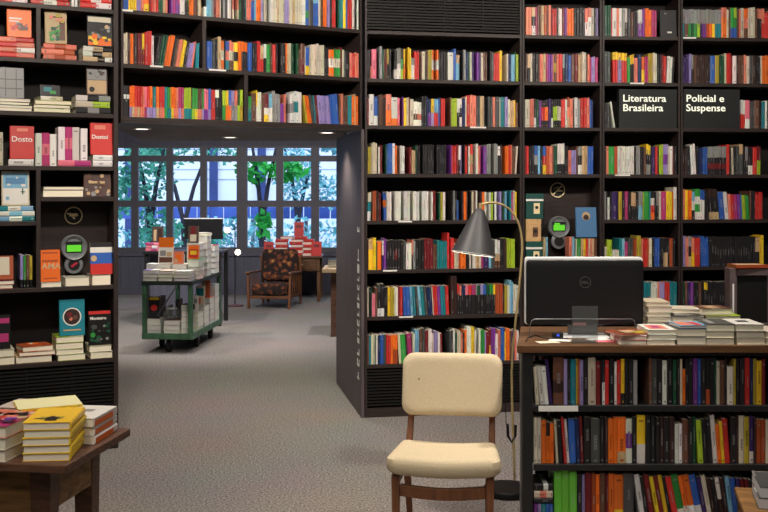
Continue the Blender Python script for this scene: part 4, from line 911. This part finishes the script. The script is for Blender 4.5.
# ------------------------------------------------------------------ things on the counter
MY = cy0+.27; ms = F/MY
mo = thing('monitor', 'black desktop computer seen from behind with a silver rim', 'monitor', ((584.6-CX)/ms, MY, CT))
mw, mz0, mz1 = 117/ms, .055, H-(259.5-HY)/ms-CT
def mfn(x, y, z): return (x, z*1.0, y+(mz0+mz1)/2)
c_ = MB().cushion(mw, mz1-mz0, .03, .018, .007, mfn, n=5); shell_o = obj('back_shell', c_, M['black'], mo, True)
c_ = MB().cushion(mw+.006, mz1-mz0+.014, .026, .014, .004, lambda x, y, z: (x, z+.0295, y+.004+(mz0+mz1)/2), n=5); obj('silver_bezel', c_, M['silver'], mo, True)
obj('screen', MB().box(-mw/2+.015, .0428, mz0+.015, mw/2-.015, .0445, mz1-.015), M['signboard'], mo)
rot = Matrix(((1,0,0,0),(0,0,-1,0),(0,1,0,0),(0,0,0,1)))
zl_ = H-(282-HY)/ms-CT
obj('logo_ring', MB().lathe([(.0245,-.001),(.027,-.001),(.027,.001),(.0245,.001)], 28, Matrix.Translation((0,-.0165,zl_)) @ Matrix.Rotation(PI/2, 4, 'X'), closed=True), M['greymetal'], shell_o)
add_text('logo_lettering', 'DELL', .017, .0004, M['greymetal'], shell_o, Matrix.Translation((0, -.0158, zl_-.006)) @ rot, align='CENTER', bold=.0004)
obj('stand_neck', MB().bar((0,.0,.012), (0,.0,mz0+.12), .15, .02, up=(0,1,0)), M['greymetal'], mo) if False else obj('stand_neck', MB().box(-.07,.0448,.004,.07,.06,.2), M['greymetal'], mo)
obj('stand_foot', MB().box(-.11,-.06,0,.11,.10,.0038), M['silver'], mo, bevel=.001)
# wire stand in front of the monitor
wy = cy0+.225; ws = F/wy; q = lambda x, y: ((x-CX)/ws, wy, H-(y-HY)/ws)
x0w, x1w, ztop = (532.5-CX)/ws, (634-CX)/ws, H-(319-HY)/ws
tag(obj('wire_stand', MB().tube([(x0w-.015, wy, CT+.003), (x0w-.012, wy, ztop-.03), (x0w-.004, wy, ztop-.008), (x0w+.012, wy, ztop), (x1w-.012, wy, ztop), (x1w+.002, wy, ztop-.008), (x1w+.006, wy+.0, ztop-.03), (x1w+.008, wy, CT+.003)], .0022, 6), M['greymetal'], smooth=True),
    'thin bent wire stand in front of the monitor', 'stand')
ay = cy0+.055; as_ = F/ay
ac = thing('sign_holder', 'clear acrylic card holder in front of the monitor', 'card holder', ((585-CX)/as_, ay, CT))
ah = H-(306-HY)/as_-CT; aw = 26/as_
obj('front_pane', MB().box(-aw/2, 0, .004, aw/2, .002, ah), M['acrylic'], ac)
obj('foot', MB().box(-aw/2, 0, 0, aw/2, .07, .0035), M['acrylic'], ac)
obj('card', MB().box(-aw/2+.006, .0045, ah*.47, aw*.05, .006, ah*.55), mat('pink_card', (206,140,140), .7, .2, noise=.05, scale=20), ac)
pp = [(548,.06,.2,'W'),(560,.12,-.3,'w'),(598,.15,.3,'w'),(606,.09,-.1,'i')]
for k, (xx, dy, a, c) in enumerate(pp):
    y_ = cy0+dy+.02; s = F/y_
    o = obj('paper_sheet', MB().box(-.05,-.03,0,.05,.03,.0012), mat('paper_'+'abcd'[k]+'_stock', PAL[c], .8, .2, noise=.03, scale=10), None, loc=((xx-CX)/s, y_, CT+.0005+.002*0), rot=(0,0,a))
    tag(o, ['cream slip of paper at the left under the wire stand', 'white slip of paper left of the card holder', 'white slip of paper right of the card holder', 'pink slip of paper near the brown magazine'][k], 'paper', 'loose papers on the counter')
hb = thing('usb_hub', 'small black hub with a blue light in front of the monitor', 'hub', ((556-CX)/212, cy0+.2, CT))
obj('body', MB().box(-.025,-.014,0,.025,.014,.028), M['black'], hb, bevel=.003)
obj('indicator', MB().box(-.006,-.0155,.012,.006,-.0142,.022), M['blueled'], hb)
tag(obj('cable', MB().tube([((523-CX)/215, cy0+.09, CT+.004), ((527-CX)/215, cy0+.14, CT+.012), ((535-CX)/215, cy0+.17, CT+.02), ((543-CX)/215, cy0+.19, CT+.006), ((551-CX)/214, cy0+.17, CT+.005), ((567-CX)/214, cy0+.16, CT+.006)], .0028, 6), M['black'], smooth=True), 'black cable running off the counter edge near the lamp', 'cable')
# black framed display on the counter with a book on it
fy = cy0+.445; fs = F/fy
fr = thing('countertop_display', 'dark framed screen standing on the counter behind the book piles', 'display', ((751-CX)/fs, fy, CT))
fw, fh = 42/fs, H-(268.5-HY)/fs-CT
mfr = mat('dusty_black_plastic', (96,82,84), .5, .35, noise=.2, scale=12)
obj('frame', MB().box(-fw/2,0,0,-fw/2+.035,.08,fh).box(fw/2-.02,0,0,fw/2,.08,fh).box(-fw/2+.035,0,fh-.035,fw/2-.02,.08,fh).box(-fw/2+.035,0,0,fw/2-.02,.08,.04), mfr, fr, bevel=.002)
obj('screen', MB().box(-fw/2+.036,.012,.041,fw/2-.021,.02,fh-.036), M['black'], fr)
obj('side_strip', MB().box(-fw/2+.012,-.002,.09,-fw/2+.020,-.0003,fh-.075).box(-fw/2+.014,-.002,.03,-fw/2+.026,-.0003,.075), M['silver'], fr)
b_ = dict(w=.02, d=.15, h=.165)
cv, pg = book_geo(.016, .12, .165, 'O', False, [(0,0,1,1,'O'),(.1,.1,.9,.9,'t')], (190,140,80))
o = obj('book', cv, M['book']); o.matrix_world = Matrix.Translation((fr.location.x, fy+.05, CT+fh+.001)) @ Matrix.Rotation(.08, 4, 'Z') @ Matrix.Translation((.0825, -.06, 0)) @ ROTS['spine']
tag(o, 'tan-brown book lying on top of the dark framed screen', 'book', 'piles of books on the counter'); obj('page_block', pg, M['page'], o)
# white label card on the counter's top shelf edge
lc = obj('price_strip', MB().box(bK.pu(538.5), -.0035, KZ[0]-T/2+.001, bK.pu(578), .0005, KZ[0]+T/2-.001, None), M['white']); lc.location = bK.o; tag(lc, 'white price strip on the edge of the counter top shelf', 'price strip')
# small white shelf-edge tags on the wall
def stag(bay, x0, x1, lev, where):
    u0, u1 = bay.pu(x0), bay.pu(x1)
    o = obj('shelf_tag', MB().box(0, -.0035, 0, u1-u0, -.0005, .011), M['white']); o.location = bay.W(u0, 0, lev+T/2-.012); o.rotation_euler = (0,0,bay.ang)
    tag(o, 'thin white shelf tag '+where, 'shelf tag', 'shelf-edge tags')
stag(bW, 122.3, 133, LEVELS[0], 'under the blue book on the top shelf over the passage')
stag(bW, 150, 163, LEVELS[1], 'left of centre on the middle shelf over the passage')
stag(bW, 209, 226, LEVELS[1], 'right of the divider on the middle shelf over the passage')
stag(bM, 470, 486, LEVELS[2], 'on the second row of the wide bookcase')
stag(bM, 398, 412, LEVELS[4], 'under the white magazines of the wide bookcase')
stag(bM, 383, 397, LEVELS[5], 'under the purple book of the wide bookcase')
stag(bM, 399, 413, LEVELS[6], 'under the blue books of the wide bookcase')
stag(bC3, 630, 644, LEVELS[1], 'over the Literatura Brasileira sign')
stag(bC3, 615, 630, LEVELS[3], 'under the white set of the Literatura Brasileira bookcase')
stag(bC4, 683, 696, LEVELS[0], 'on the top row of the Policial e Suspense bookcase')

# ------------------------------------------------------------------ cream easy chair
ch = thing('easy_chair', 'cream upholstered wooden easy chair in front of the wide bookcase', 'chair', (.275, 4.50, 0), math.radians(-7))
SW_, SD = .485, .47
def seatfn(x, y, z):
    f = -(y)/(SD/2)                         # +1 at the front
    zz = z+.402+.018*f - .016*math.cos(x/(SW_/2)*PI/2)+.008
    return (x*(1+.055*f)*1.015+.004, y, zz)
obj('seat', MB().cushion(SW_*.97, SD, .085, .05, .034, seatfn, n=7, rings=7), M['cream'], ch, True)
BA = math.radians(14)
def backfn(x, y, z):
    yy = z + .030*(x/.24)**2*-1
    zz = y
    return (x+.02, .245+yy*math.cos(BA)+zz*math.sin(BA), .690+zz*math.cos(BA)-yy*math.sin(BA)*.3)
obj('backrest', MB().cushion(.472, .292, .062, .055, .028, backfn, n=7, rings=7), M['cream'], ch, True)
obj('upholstery_button', MB().lathe([(0,0),(.004,.001),(.004,.003),(0,.004)], 8, Matrix.Translation((-.135,.196,.72)) @ Matrix.Rotation(PI/2, 4, 'X')), M['oldwood'], ch)
for s_ in (-1, 1):
    obj('leg', MB().bar((s_*.20,-.185,0), (s_*.205,-.17,.372), .026, .034, c=None, w2=.036, d2=.042, up=(0,1,0)), M['teak'], ch, bevel=.005)
    obj('leg', MB().bar((s_*.185,.30,0), (s_*.195,.19,.375), .026, .03, w2=.034, d2=.04, up=(0,1,0)), M['teak'], ch, bevel=.005)
    obj('back_post', MB().bar((s_*.195+.01,.196,.36), (s_*.19+.018,.30,.66), .032, .03, w2=.026, d2=.024, up=(0,1,0)), M['teak'], ch, bevel=.004)
    obj('side_rail', MB().bar((s_*.2,-.15,.345), (s_*.193,.19,.345), .02, .05, up=(0,0,1)), M['teak'], ch, bevel=.004)
m = MB(); N_ = 12
pts = [(-.185+.37*k/N_, -.172, .315-.014*math.sin(PI*k/N_)) for k in range(N_+1)]
for k in range(N_): m.bar(pts[k], pts[k+1], .022, .052, up=(0,0,1)) if False else None
V, Q = [], []
for p in pts: V += [(p[0], -.182, p[2]-.036), (p[0], -.160, p[2]-.036), (p[0], -.160, p[2]+.016), (p[0], -.182, p[2]+.016)]
for k in range(N_): Q += [(k*4+i, k*4+(i+1) % 4, k*4+4+(i+1) % 4, k*4+4+i) for i in range(4)]
Q += [(3,2,1,0), tuple(N_*4+i for i in range(4))]
obj('front_rail', MB().add(V, Q), M['teak'], ch, bevel=.003)
obj('rear_rail', MB().box(-.185,.2,.31,.185,.22,.36), M['teak'], ch, bevel=.003)

# ------------------------------------------------------------------ arched floor lamp
LX_, LY = (514.5-CX)/184.4, F/184.4
lp = thing('floor_lamp', 'brass arched floor lamp with a charcoal cone shade beside the chair', 'lamp', (LX_, LY, 0))
obj('base', MB().lathe([(0,0),(.128,0),(.132,.006),(.132,.028),(.126,.036),(0,.038)], 36, Matrix.Translation((-.05,-.115,0))), M['black'], lp, True)
def lpt(x, y): return ((x-514.5)/184.4, 0, H-(y-HY)/184.4)
obj('pole', MB().tube([lpt(514.5, 479.8), lpt(513.5, 440), lpt(512, 400), lpt(511.6, 372)], .0068, 10), M['brass'], lp, True)
arc = [(511.6,372),(512.8,345),(515.2,324),(518,298),(520.6,271),(522.2,250),(522,240),(520.5,230),(518,222),(514,215),(508.7,209),(502,204.8),(495,202.6),(488,202.6),(482,203.6),(479.2,204.6)]
cp = [Vector(lpt(*p)) for p in arc]; cp = [Vector((p.x, -.07*max(0, min(1, (520-a[0])/40)) if a[1] < 230 else 0, p.z)) for p, a in zip(cp, arc)]
obj('arched_arm', MB().tube(cp, .0062, 10), M['brass'], lp, True)
obj('clamp', MB().tube([lpt(507.5,424), lpt(508,436), lpt(511.6,442), lpt(515,436), lpt(515.6,425)], .008, 8), M['black'], lp, True)
obj('cord', MB().tube([(p[0]-.014, -.012, p[2]) for p in (lpt(508.5,424), lpt(507.5,400), lpt(509,372))], .0025, 6), M['black'], lp, True)
top = cp[-1]
obj('shade_hinge', MB().lathe([(0,-.02),(.010,-.02),(.010,.008),(0,.010)], 12, Matrix.Translation(top)), M['brass'], lp, True)
shm = Matrix.Translation(top+Vector((-.002,0,-.012))) @ Matrix.Rotation(math.radians(8.5), 4, 'Y') @ Matrix.Rotation(math.radians(-5), 4, 'X')
prof = [(.008,-.008),(.016,-.010),(.026,-.018),(.042,-.050),(.118,-.250),(.1195,-.252)]
inn = [(.117,-.251),(.040,-.053),(.024,-.022),(.008,-.014)]
shade_o = obj('lamp_shade', MB().lathe(prof+inn, 40, shm, closed=True), M['lampgrey'], lp, True)
obj('shade_lining', MB().lathe([(.1192,-.2525),(.1192,-.2545),(.1125,-.2545),(.1125,-.2525)], 40, shm, closed=True), mat('white_enamel', (240,236,228), .4, .4, noise=.02, scale=20), shade_o, True)
obj('bulb', MB().lathe([(0,-.16),(.012,-.158),(.026,-.14),(.028,-.12),(.016,-.09),(.012,-.06),(0,-.06)], 16, shm), M['bulb'], shade_o, True)

# ------------------------------------------------------------------ old table in the corner
tb_ = thing('old_table', 'old dark wooden table with book piles in front of the display bookcase', 'table'); tb_.matrix_world = TM
obj('tabletop', MB().box(-TWd, 0, TZ-.028, 0, TD, TZ), M['oldwood'], tb_, bevel=.004)
obj('front_apron', MB().box(-TWd+.136, .078, TZ-.20, -.156, .098, TZ-.029), M['oldwood2'], tb_, bevel=.002)
obj('back_apron', MB().box(-TWd+.136, TD-.098, TZ-.20, -.156, TD-.078, TZ-.029), M['oldwood2'], tb_, bevel=.002)
for x_ in (-.108, -TWd+.09): obj('side_apron', MB().box(x_, .132, TZ-.17, x_+.02, TD-.132, TZ-.029), M['oldwood2'], tb_, bevel=.002)
for x_ in (-.12, -TWd+.1):
    for y_ in (.098, TD-.098): obj('leg', MB().bar((x_, y_, 0), (x_, y_, TZ-.0285), .05, .05, up=(0,1,0), w2=.07, d2=.066), M['oldwood'], tb_, bevel=.003)
# ------------------------------------------------------------------ low wooden stool by the counter
st = thing('low_stool', 'low brown wooden stool holding two thick books by the counter', 'stool'); st.matrix_world = STM
obj('seat', MB().box(0,-.36,.272,.40,0,.30), M['oldwood2'], st, bevel=.006)
for x_ in (.03, .37):
    for y_ in (-.33, -.03): obj('leg', MB().bar((x_, y_, 0), (x_, y_, .2715), .036, .036, up=(0,1,0)), M['oldwood2'], st, bevel=.004)
obj('stretcher', MB().box(.05,-.19,.1,.35,-.165,.13), M['oldwood2'], st)

# ------------------------------------------------------------------ green trolley
tr = thing('book_trolley', 'green metal trolley loaded with books in the back room', 'trolley'); tr.matrix_world = TRM
obj('top_deck', MB().box(-.006,-.004,TRZ-.04,TRW+.006,TRL,TRZ), mat('dark_deck_board', (40,48,44), .5, .4, noise=.3, scale=8), tr, bevel=.003)
obj('lower_deck', MB().box(0,0,TRB-.03,TRW,TRL,TRB).box(0,-.012,TRB-.03,TRW,-.0005,TRB+.03).box(TRW+.0005,-.012,TRB-.03,TRW+.012,TRL,TRB+.03), M['green'], tr, bevel=.003)
for x_ in (.0, TRW-.042):
    for y_ in (.0, TRL-.042): obj('post', MB().box(x_, y_, TRB+.0005, x_+.042, y_+.042, TRZ-.0405), M['green'], tr, bevel=.002)
obj('brace', MB().bar((.15,.025,TRB+.2), (.34,.02,TRZ-.05), .03, .008), M['greymetal'], tr)
for k, (x_, y_) in enumerate(((TRW/2,.09),(TRW-.07,.45),(TRW-.07,1.02),(.07,.45),(.07,1.02))):
    cf = obj('caster_fork', MB().box(x_-.024,y_-.03,.06,x_-.0175,y_+.03,.139).box(x_+.0175,y_-.03,.06,x_+.024,y_+.03,.139).box(x_-.0175,y_-.03,.129,x_+.0175,y_+.03,.139), M['blackmetal'], tr)
    obj('wheel', MB().lathe([(0,-.0165),(.055,-.0165),(.062,-.014),(.062,.014),(.055,.0165),(0,.0165)], 20, Matrix.Translation((x_, y_, .0625)) @ Matrix.Rotation(PI/2, 4, 'Y')), M['rubber'], cf, True)
jr = thing('glass_jar', 'shiny clear jar low on the green trolley', 'jar'); jr.matrix_world = TRM @ Matrix.Translation((tu_(172,.13), .15, TRB+15.6/100.7+.006))
obj('jar_body', MB().lathe([(0,0),(.075,0),(.08,.02),(.08,.07),(.06,.09),(.0,.092)], 24), M['acrylic'], jr, True); obj('lid', MB().lathe([(0,.0925),(.05,.0925),(.05,.105),(0,.105)], 20), M['silver'], jr, True)
# ------------------------------------------------------------------ dark desk and monitor behind the trolley
dk = thing('dark_desk', 'long black desk behind the green trolley', 'desk', (sx_(144, 84), BC, 0))
dw = (221-144)/84
obj('desktop', MB().box(-.02,0,.86,dw,.6,.89), M['blackmetal'], dk, bevel=.003)
obj('modesty_panel', MB().box(.05,.08,.12,dw-.3,.1,.859), M['darkwall'], dk)
for x_ in (.0, dw-.05):
    for y_ in (.02, .53): obj('leg', MB().box(x_,y_,0,x_+.045,y_+.05,.8595), M['blackmetal'], dk)
mo2 = thing('back_monitor', 'black flat monitor on the dark desk near the windows', 'monitor', (sx_(203.5, 80), F/80, .89))
mh0, mh1 = .12, H-(219-HY)/80-.89
obj('display_panel', MB().box(-.24,0,mh0,.24,.03,mh1), M['black'], mo2, bevel=.003)
obj('rim', MB().box(-.245,.001,mh1+.0005,.245,.03,mh1+.012), M['silver'], mo2)
obj('stand', MB().box(-.03,.031,.01,.03,.045,.3), M['black'], mo2); obj('foot', MB().box(-.11,-.06,0,.11,.09,.0095), M['black'], mo2)
# ------------------------------------------------------------------ floor lamp with two bulbs in the back room
p = onplane(235, 306, 0); s = F/p.y
l2 = thing('twin_lamp', 'slim standing lamp with two bright bulbs beside the patterned armchair', 'lamp', p)
zz = lambda y: H-(y-HY)/s
obj('base', MB().lathe([(0,0),(.12,0),(.12,.015),(0,.03)], 24), M['base_red'], l2, True)
obj('pole', MB().tube([(0,0,.03),(0,0,zz(226))], .008, 8), M['blackmetal'], l2, True)
for (xx, yy) in ((228, 230), (238.5, 252)):
    dx = (xx-235)/s
    la = obj('lamp_arm', MB().tube([(0,0,zz(yy)+.01),(dx*.6,-.03,zz(yy)+.02),(dx,-.05,zz(yy))], .006, 8), M['blackmetal'], l2, True)
    obj('lamp_cup', MB().lathe([(.02,.05),(.045,.0),(.048,-.01),(.042,-.008),(.018,.045)], 16, Matrix.Translation((dx,-.05,zz(yy))) @ Matrix.Rotation(PI/2, 4, 'X') @ Matrix.Rotation(PI, 4, 'X'), closed=True), M['blackmetal'], la, True)
    obj('bulb', MB().lathe([(0,-.036),(.022,-.03),(.036,-.012),(.036,.012),(.022,.03),(0,.036)], 14, Matrix.Translation((dx,-.065,zz(yy)))), M['bulb'], la, True)
# ------------------------------------------------------------------ floral armchair
fa = onplane(274, 309, 0)
ac2 = thing('floral_armchair', 'wooden armchair with brown floral cushions below the windows', 'armchair', (fa.x-.02, fa.y+.33, 0), math.radians(-9))
obj('seat', MB().cushion(.50,.58,.16,.05,.05, lambda x, y, z: (x, y-.04, z+.25-.03*y), n=5), M['floral'], ac2, True)
def fb(x, y, z):
    a = math.radians(12); return (x, .25+z*math.cos(a)+y*math.sin(a), .56+y*math.cos(a)-z*math.sin(a))
obj('backrest', MB().cushion(.52,.46,.13,.06,.05, fb, n=5), M['floral'], ac2, True)
for s_ in (-1, 1):
    obj('leg', MB().bar((s_*.285,-.33,0), (s_*.30,-.31,.475), .03, .036, up=(0,1,0)), M['teak'], ac2, bevel=.004)
    obj('leg', MB().bar((s_*.275,.37,0), (s_*.285,.31,.70), .03, .036, up=(0,1,0)), M['teak'], ac2, bevel=.004)
    obj('armrest', MB().bar((s_*.302,-.36,.492), (s_*.30,.30,.47), .042, .026), M['teak'], ac2, bevel=.006)
    obj('side_rail', MB().bar((s_*.285,-.30,.16), (s_*.28,.32,.15), .022, .04), M['teak'], ac2, bevel=.003)
    for t_ in range(4):
        y_ = -.16+t_*.11; obj('spindle', MB().bar((s_*.287,y_,.18), (s_*.30,y_,.468), .011, .011), M['teak'], ac2)
obj('front_rail', MB().box(-.27,-.335,.14,.27,-.315,.175), M['teak'], ac2, bevel=.003)
obj('rear_rail', MB().box(-.27,.345,.13,.27,.365,.17), M['teak'], ac2, bevel=.003)
# ------------------------------------------------------------------ desk with the red books, pale table
ds = thing('wooden_desk', 'brown wooden desk carrying the red book pyramid', 'desk', (dx0, DY, 0)); w_ = dx1-dx0
obj('desktop', MB().box(0,-.05,DZ-.03,w_,.55,DZ), M['walnut'], ds, bevel=.003)
obj('apron', MB().box(.03,-.02,DZ-.22,w_-.03,.0,DZ-.031), M['walnut'], ds, bevel=.002)
dr = obj('drawer', MB().box(w_*.45,-.034,DZ-.2,w_-.08,-.021,DZ-.05), M['walnut'], ds, bevel=.002)
obj('knob', MB().lathe([(0,0),(.008,0),(.012,.012),(.008,.02),(0,.021)], 12, Matrix.Translation((w_*.66,-.0345,DZ-.12)) @ Matrix.Rotation(PI/2, 4, 'X')), M['brass'], dr, True)
for x_ in (.02, w_-.075):
    for y_ in (-.03, .48): obj('leg', MB().box(x_, y_, 0, x_+.05, y_+.05, DZ-.0305), M['walnut'], ds, bevel=.003) if y_ > 0 else obj('leg', MB().box(x_-.0, y_+.031, 0, x_+.05, y_+.08, DZ-.221), M['walnut'], ds, bevel=.003)
rt = thing('pale_table', 'pale topped table half hidden behind the passage wall', 'table', (sx_(322, 91), RT, 0))
obj('tabletop', MB().box(0,0,RTZ-.045,1.1,.6,RTZ), mat('pale_oak', (170,146,112), .5, .4, noise=.25, scale=5, stretch=(1,8,8)), rt, bevel=.004)
for x_ in (.095, .95):
    for y_ in (.05, .5): obj('leg', MB().box(x_, y_, 0, x_+.07, y_+.06, RTZ-.0455), M['oldwood'], rt, bevel=.003)

# ------------------------------------------------------------------ outside the windows
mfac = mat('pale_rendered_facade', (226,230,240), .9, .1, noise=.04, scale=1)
OY = 25.0; os_ = F/OY
bd = thing('outside_building', 'pale building across the street seen through the windows', 'building', (0, OY, 0))
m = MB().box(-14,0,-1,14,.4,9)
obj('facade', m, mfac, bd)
mline = mat('facade_joint', (170,178,196), .9, .1, noise=.05, scale=2)
m = MB()
for z in (1.9,2.15,2.4,2.65,2.9,3.15): m.box(-14,-.012,z,14,-.001,z+.03)
obj('facade_joints', m, mline, bd)
mblue = mat('dark_blue_panel', (52,66,116), .6, .3, noise=.2, scale=3)
for xx in (214, 262, 130): obj('dark_column', MB().box((xx-4-CX)/os_,-.1,-1,(xx+4-CX)/os_,-.013,9), mblue, bd)
mfen = mat('blue_painted_fence', (74,98,176), .6, .3, noise=.25, scale=2)
fn = thing('outside_fence', 'blue boarded fence across the street outside', 'fence', (0, 22.5, 0))
m = MB()
for k in range(60): m.box(-9+k*.3,0,1.0,-9+k*.3+.28,.04,1.26)
obj('boards', m, mfen, fn)
m = MB()
for k in range(16): m.box(-9+k*1.2,.05,-1,-9+k*1.2+.08,.12,1.3)
obj('fence_posts', m, M['greymetal'], fn)
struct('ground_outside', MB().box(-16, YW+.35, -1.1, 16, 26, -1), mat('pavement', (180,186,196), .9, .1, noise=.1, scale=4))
def leafmat(name, a, b_):
    return mat(name, a, .6, .3, noise=.1, scale=3, c2=b_)
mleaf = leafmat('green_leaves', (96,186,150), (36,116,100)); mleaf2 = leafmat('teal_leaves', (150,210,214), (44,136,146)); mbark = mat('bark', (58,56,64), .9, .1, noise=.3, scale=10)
rl = random.Random(11)
def leaves(cx, cy, cz, rx, ry, rz, n, size):
    m = MB()
    for _ in range(n):
        while True:
            a = Vector((rl.uniform(-1,1), rl.uniform(-1,1), rl.uniform(-1,1)))
            if a.length < 1: break
        p = Vector((cx+a.x*rx, cy+a.y*ry, cz+a.z*rz)); L = size*rl.uniform(.6, 1.3)
        d = Vector((rl.uniform(-1,1), rl.uniform(-1,1), rl.uniform(-1,.4))).normalized(); e = d.cross(Vector((rl.uniform(-1,1), rl.uniform(-1,1), rl.uniform(-1,1)))).normalized(); nn = d.cross(e)
        m.add([p-d*L/2, p+e*L*.25+nn*L*.05, p+d*L/2, p-e*L*.25+nn*L*.05], [(0,1,2,3)])
    return m
def tree(xp, Y, label, clumps, fork, mt):
    s = F/Y; x = (xp-CX)/s; o = thing('tree', label, 'tree', (x, Y, -1), 0, 'trees outside the windows')
    pts = [(0,0,0),(.02,0,1.2),(0,0,2.0)]
    obj('trunk', MB().tube(pts, [.09,.07,.06], 8), mbark, o, True)
    for fx in fork: obj('branch', MB().tube([(0,0,1.95),(fx*.35,.02,2.7),(fx,.0,3.6)], [.05,.04,.025], 7), mbark, o, True)
    for c in clumps: obj('foliage', leaves(*c[:6], int(c[6]*1.6), c[7]), mt, o)
tree(184, 20, 'forked street tree outside the left windows', [(-.5,0,3.4,.7,.5,.5,170,.16),(.6,0,3.6,.6,.5,.5,140,.16),(-1.0,.2,2.6,.5,.4,.5,120,.15),(0,.1,1.7,.9,.4,.35,160,.15)], (-.55,.55), mleaf)
tree(150, 18.4, 'leafy street tree at the far left outside', [(0,0,3.1,.55,.5,.8,230,.15),(-.6,0,2.6,.4,.4,.6,120,.15),(.1,0,1.9,.4,.4,.5,130,.15)], (-.3,.3), mleaf)
tree(262, 18.5, 'bright green tree outside the middle windows', [(-.15,0,3.0,.3,.3,.25,45,.24),(.45,0,3.0,.4,.3,.2,50,.24),(.0,0,2.0,.16,.2,.25,22,.26)], (-.2,.3), leafmat('bright_leaves', (60,190,70), (34,150,60)))
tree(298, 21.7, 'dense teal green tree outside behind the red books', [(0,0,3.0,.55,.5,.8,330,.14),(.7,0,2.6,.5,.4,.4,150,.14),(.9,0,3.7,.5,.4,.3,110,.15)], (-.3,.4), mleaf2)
m = leaves(-3.2, 20.9, .1, 5.2, .5, 1.0, 4200, .16)
tag(obj('outside_hedge', m, mleaf2), 'low teal green hedge growing outside under the windows', 'hedge', None, 'stuff')

# ------------------------------------------------------------------ lights
def light(kind, name, loc, energy, color, target=None, size=.3, spot=None, blend=.5):
    l = bpy.data.lights.new(name, kind); l.energy = energy; l.color = color
    if kind == 'AREA': l.shape = 'RECTANGLE'; l.size, l.size_y = size if isinstance(size, tuple) else (size, size)
    elif kind == 'SUN': l.angle = .3
    else: l.shadow_soft_size = size
    if spot: l.spot_size = math.radians(spot); l.spot_blend = blend
    o = bpy.data.objects.new(name, l); COL.objects.link(o); o.location = loc
    if target is not None: o.rotation_euler = (Vector(target)-Vector(loc)).to_track_quat('-Z', 'Y').to_euler()
    return o
warm = (1, .91, .80)
light('SPOT', 'ceiling_spot_wall', (-1.2, 3.6, 3.45), 310, warm, (-1.3, 6.6, 2.5), .12, 95, .8)
light('SPOT', 'ceiling_spot_wall', (.5, 3.9, 3.45), 260, warm, (.4, 7.2, 2.4), .12, 90, .8)
light('SPOT', 'ceiling_spot_wall', (2.4, 4.2, 3.45), 230, warm, (2.3, 7.4, 2.4), .12, 90, .8)
light('SPOT', 'ceiling_spot_floor', (-.6, 4.9, 3.5), 270, warm, (-.7, 5.2, 0), .12, 100, .8)
light('SPOT', 'ceiling_spot_table', (-1.5, 2.2, 3.5), 135, warm, (-1.2, 3.3, .8), .1, 60, .8)
light('SPOT', 'ceiling_spot_chair', (.3, 3.0, 3.5), 105, warm, (.35, 4.6, .5), .1, 55, .8)
light('SPOT', 'ceiling_spot_counter', (1.5, 4.1, 3.5), 290, warm, (1.4, 5.0, .9), .1, 70, .8)
light('AREA', 'ceiling_panel', (0, 1.0, 3.55), 80, (1, .94, .86), (0, 1.0, 0), (5, 2.5))  # broad fill light added overhead, out of view, to lift the front room
light('POINT', 'lamp_bulb', Vector((LX_, LY, 0))+(shm @ Vector((0, 0, -.2))), 2.5, warm, None, .025)
light('SPOT', 'passage_downlight', (-.5, 7.73, 2.02), 30, warm, (-.45, 7.73, 0), .05, 130, .8)
light('SPOT', 'passage_downlight', (-1.29, 8.36, 2.02), 50, warm, (-1.29, 8.36, 0), .05, 130, .8)
for x_ in (-3.2, -1.6, 0):
    light('SPOT', 'back_room_spot', (x_, 10.2, 3.5), 300, (1, .95, .92), (x_, 12.4, .4), .1, 130, .9)
light('SPOT', 'trolley_spot', (-2.2, 8.9, 3.5), 200, warm, (-2.1, 10.2, .7), .08, 50, .8)  # unseen extra light, added to brighten the dim trolley books
light('SUN', 'daylight_sun', (0, 10, 12), 1.5, (.90, .94, 1), None).rotation_euler = (math.radians(50), 0, math.radians(12))
w = bpy.data.worlds.new('sky_world'); sc.world = w; w.use_nodes = True; t = w.node_tree
bg = t.nodes['Background']; bg.inputs[0].default_value = (.62, .76, 1, 1); bg.inputs[1].default_value = 2.6

# ------------------------------------------------------------------ camera and colour management
cd = bpy.data.cameras.new('camera'); cam = bpy.data.objects.new('camera', cd); COL.objects.link(cam); sc.camera = cam
cam.location = (0, 0, H); cam.rotation_euler = (PI/2, 0, 0)
cd.sensor_width = 36; cd.lens = F*36/768; cd.shift_y = -(256-HY)/768; cd.clip_start = .05
vs = sc.view_settings; vs.view_transform = 'Standard'; vs.look = 'None'; vs.gamma = 1; vs.exposure = 0.0; vs.use_curve_mapping = False
try:
    sc.cycles.use_denoising = True; sc.cycles.denoiser = 'OPENIMAGEDENOISE'
    sc.cycles.max_bounces = 8; sc.cycles.sample_clamp_indirect = 6
except Exception: pass
labs = {}
for o in sc.objects:
    if o.parent is None and o.get('label'): labs.setdefault(o['label'], []).append(o.name)
for k, v in labs.items():
    if len(v) > 1: print('SAME', k, v)
    if not 4 <= len(k.split()) <= 16: print('LEN', len(k.split()), k)
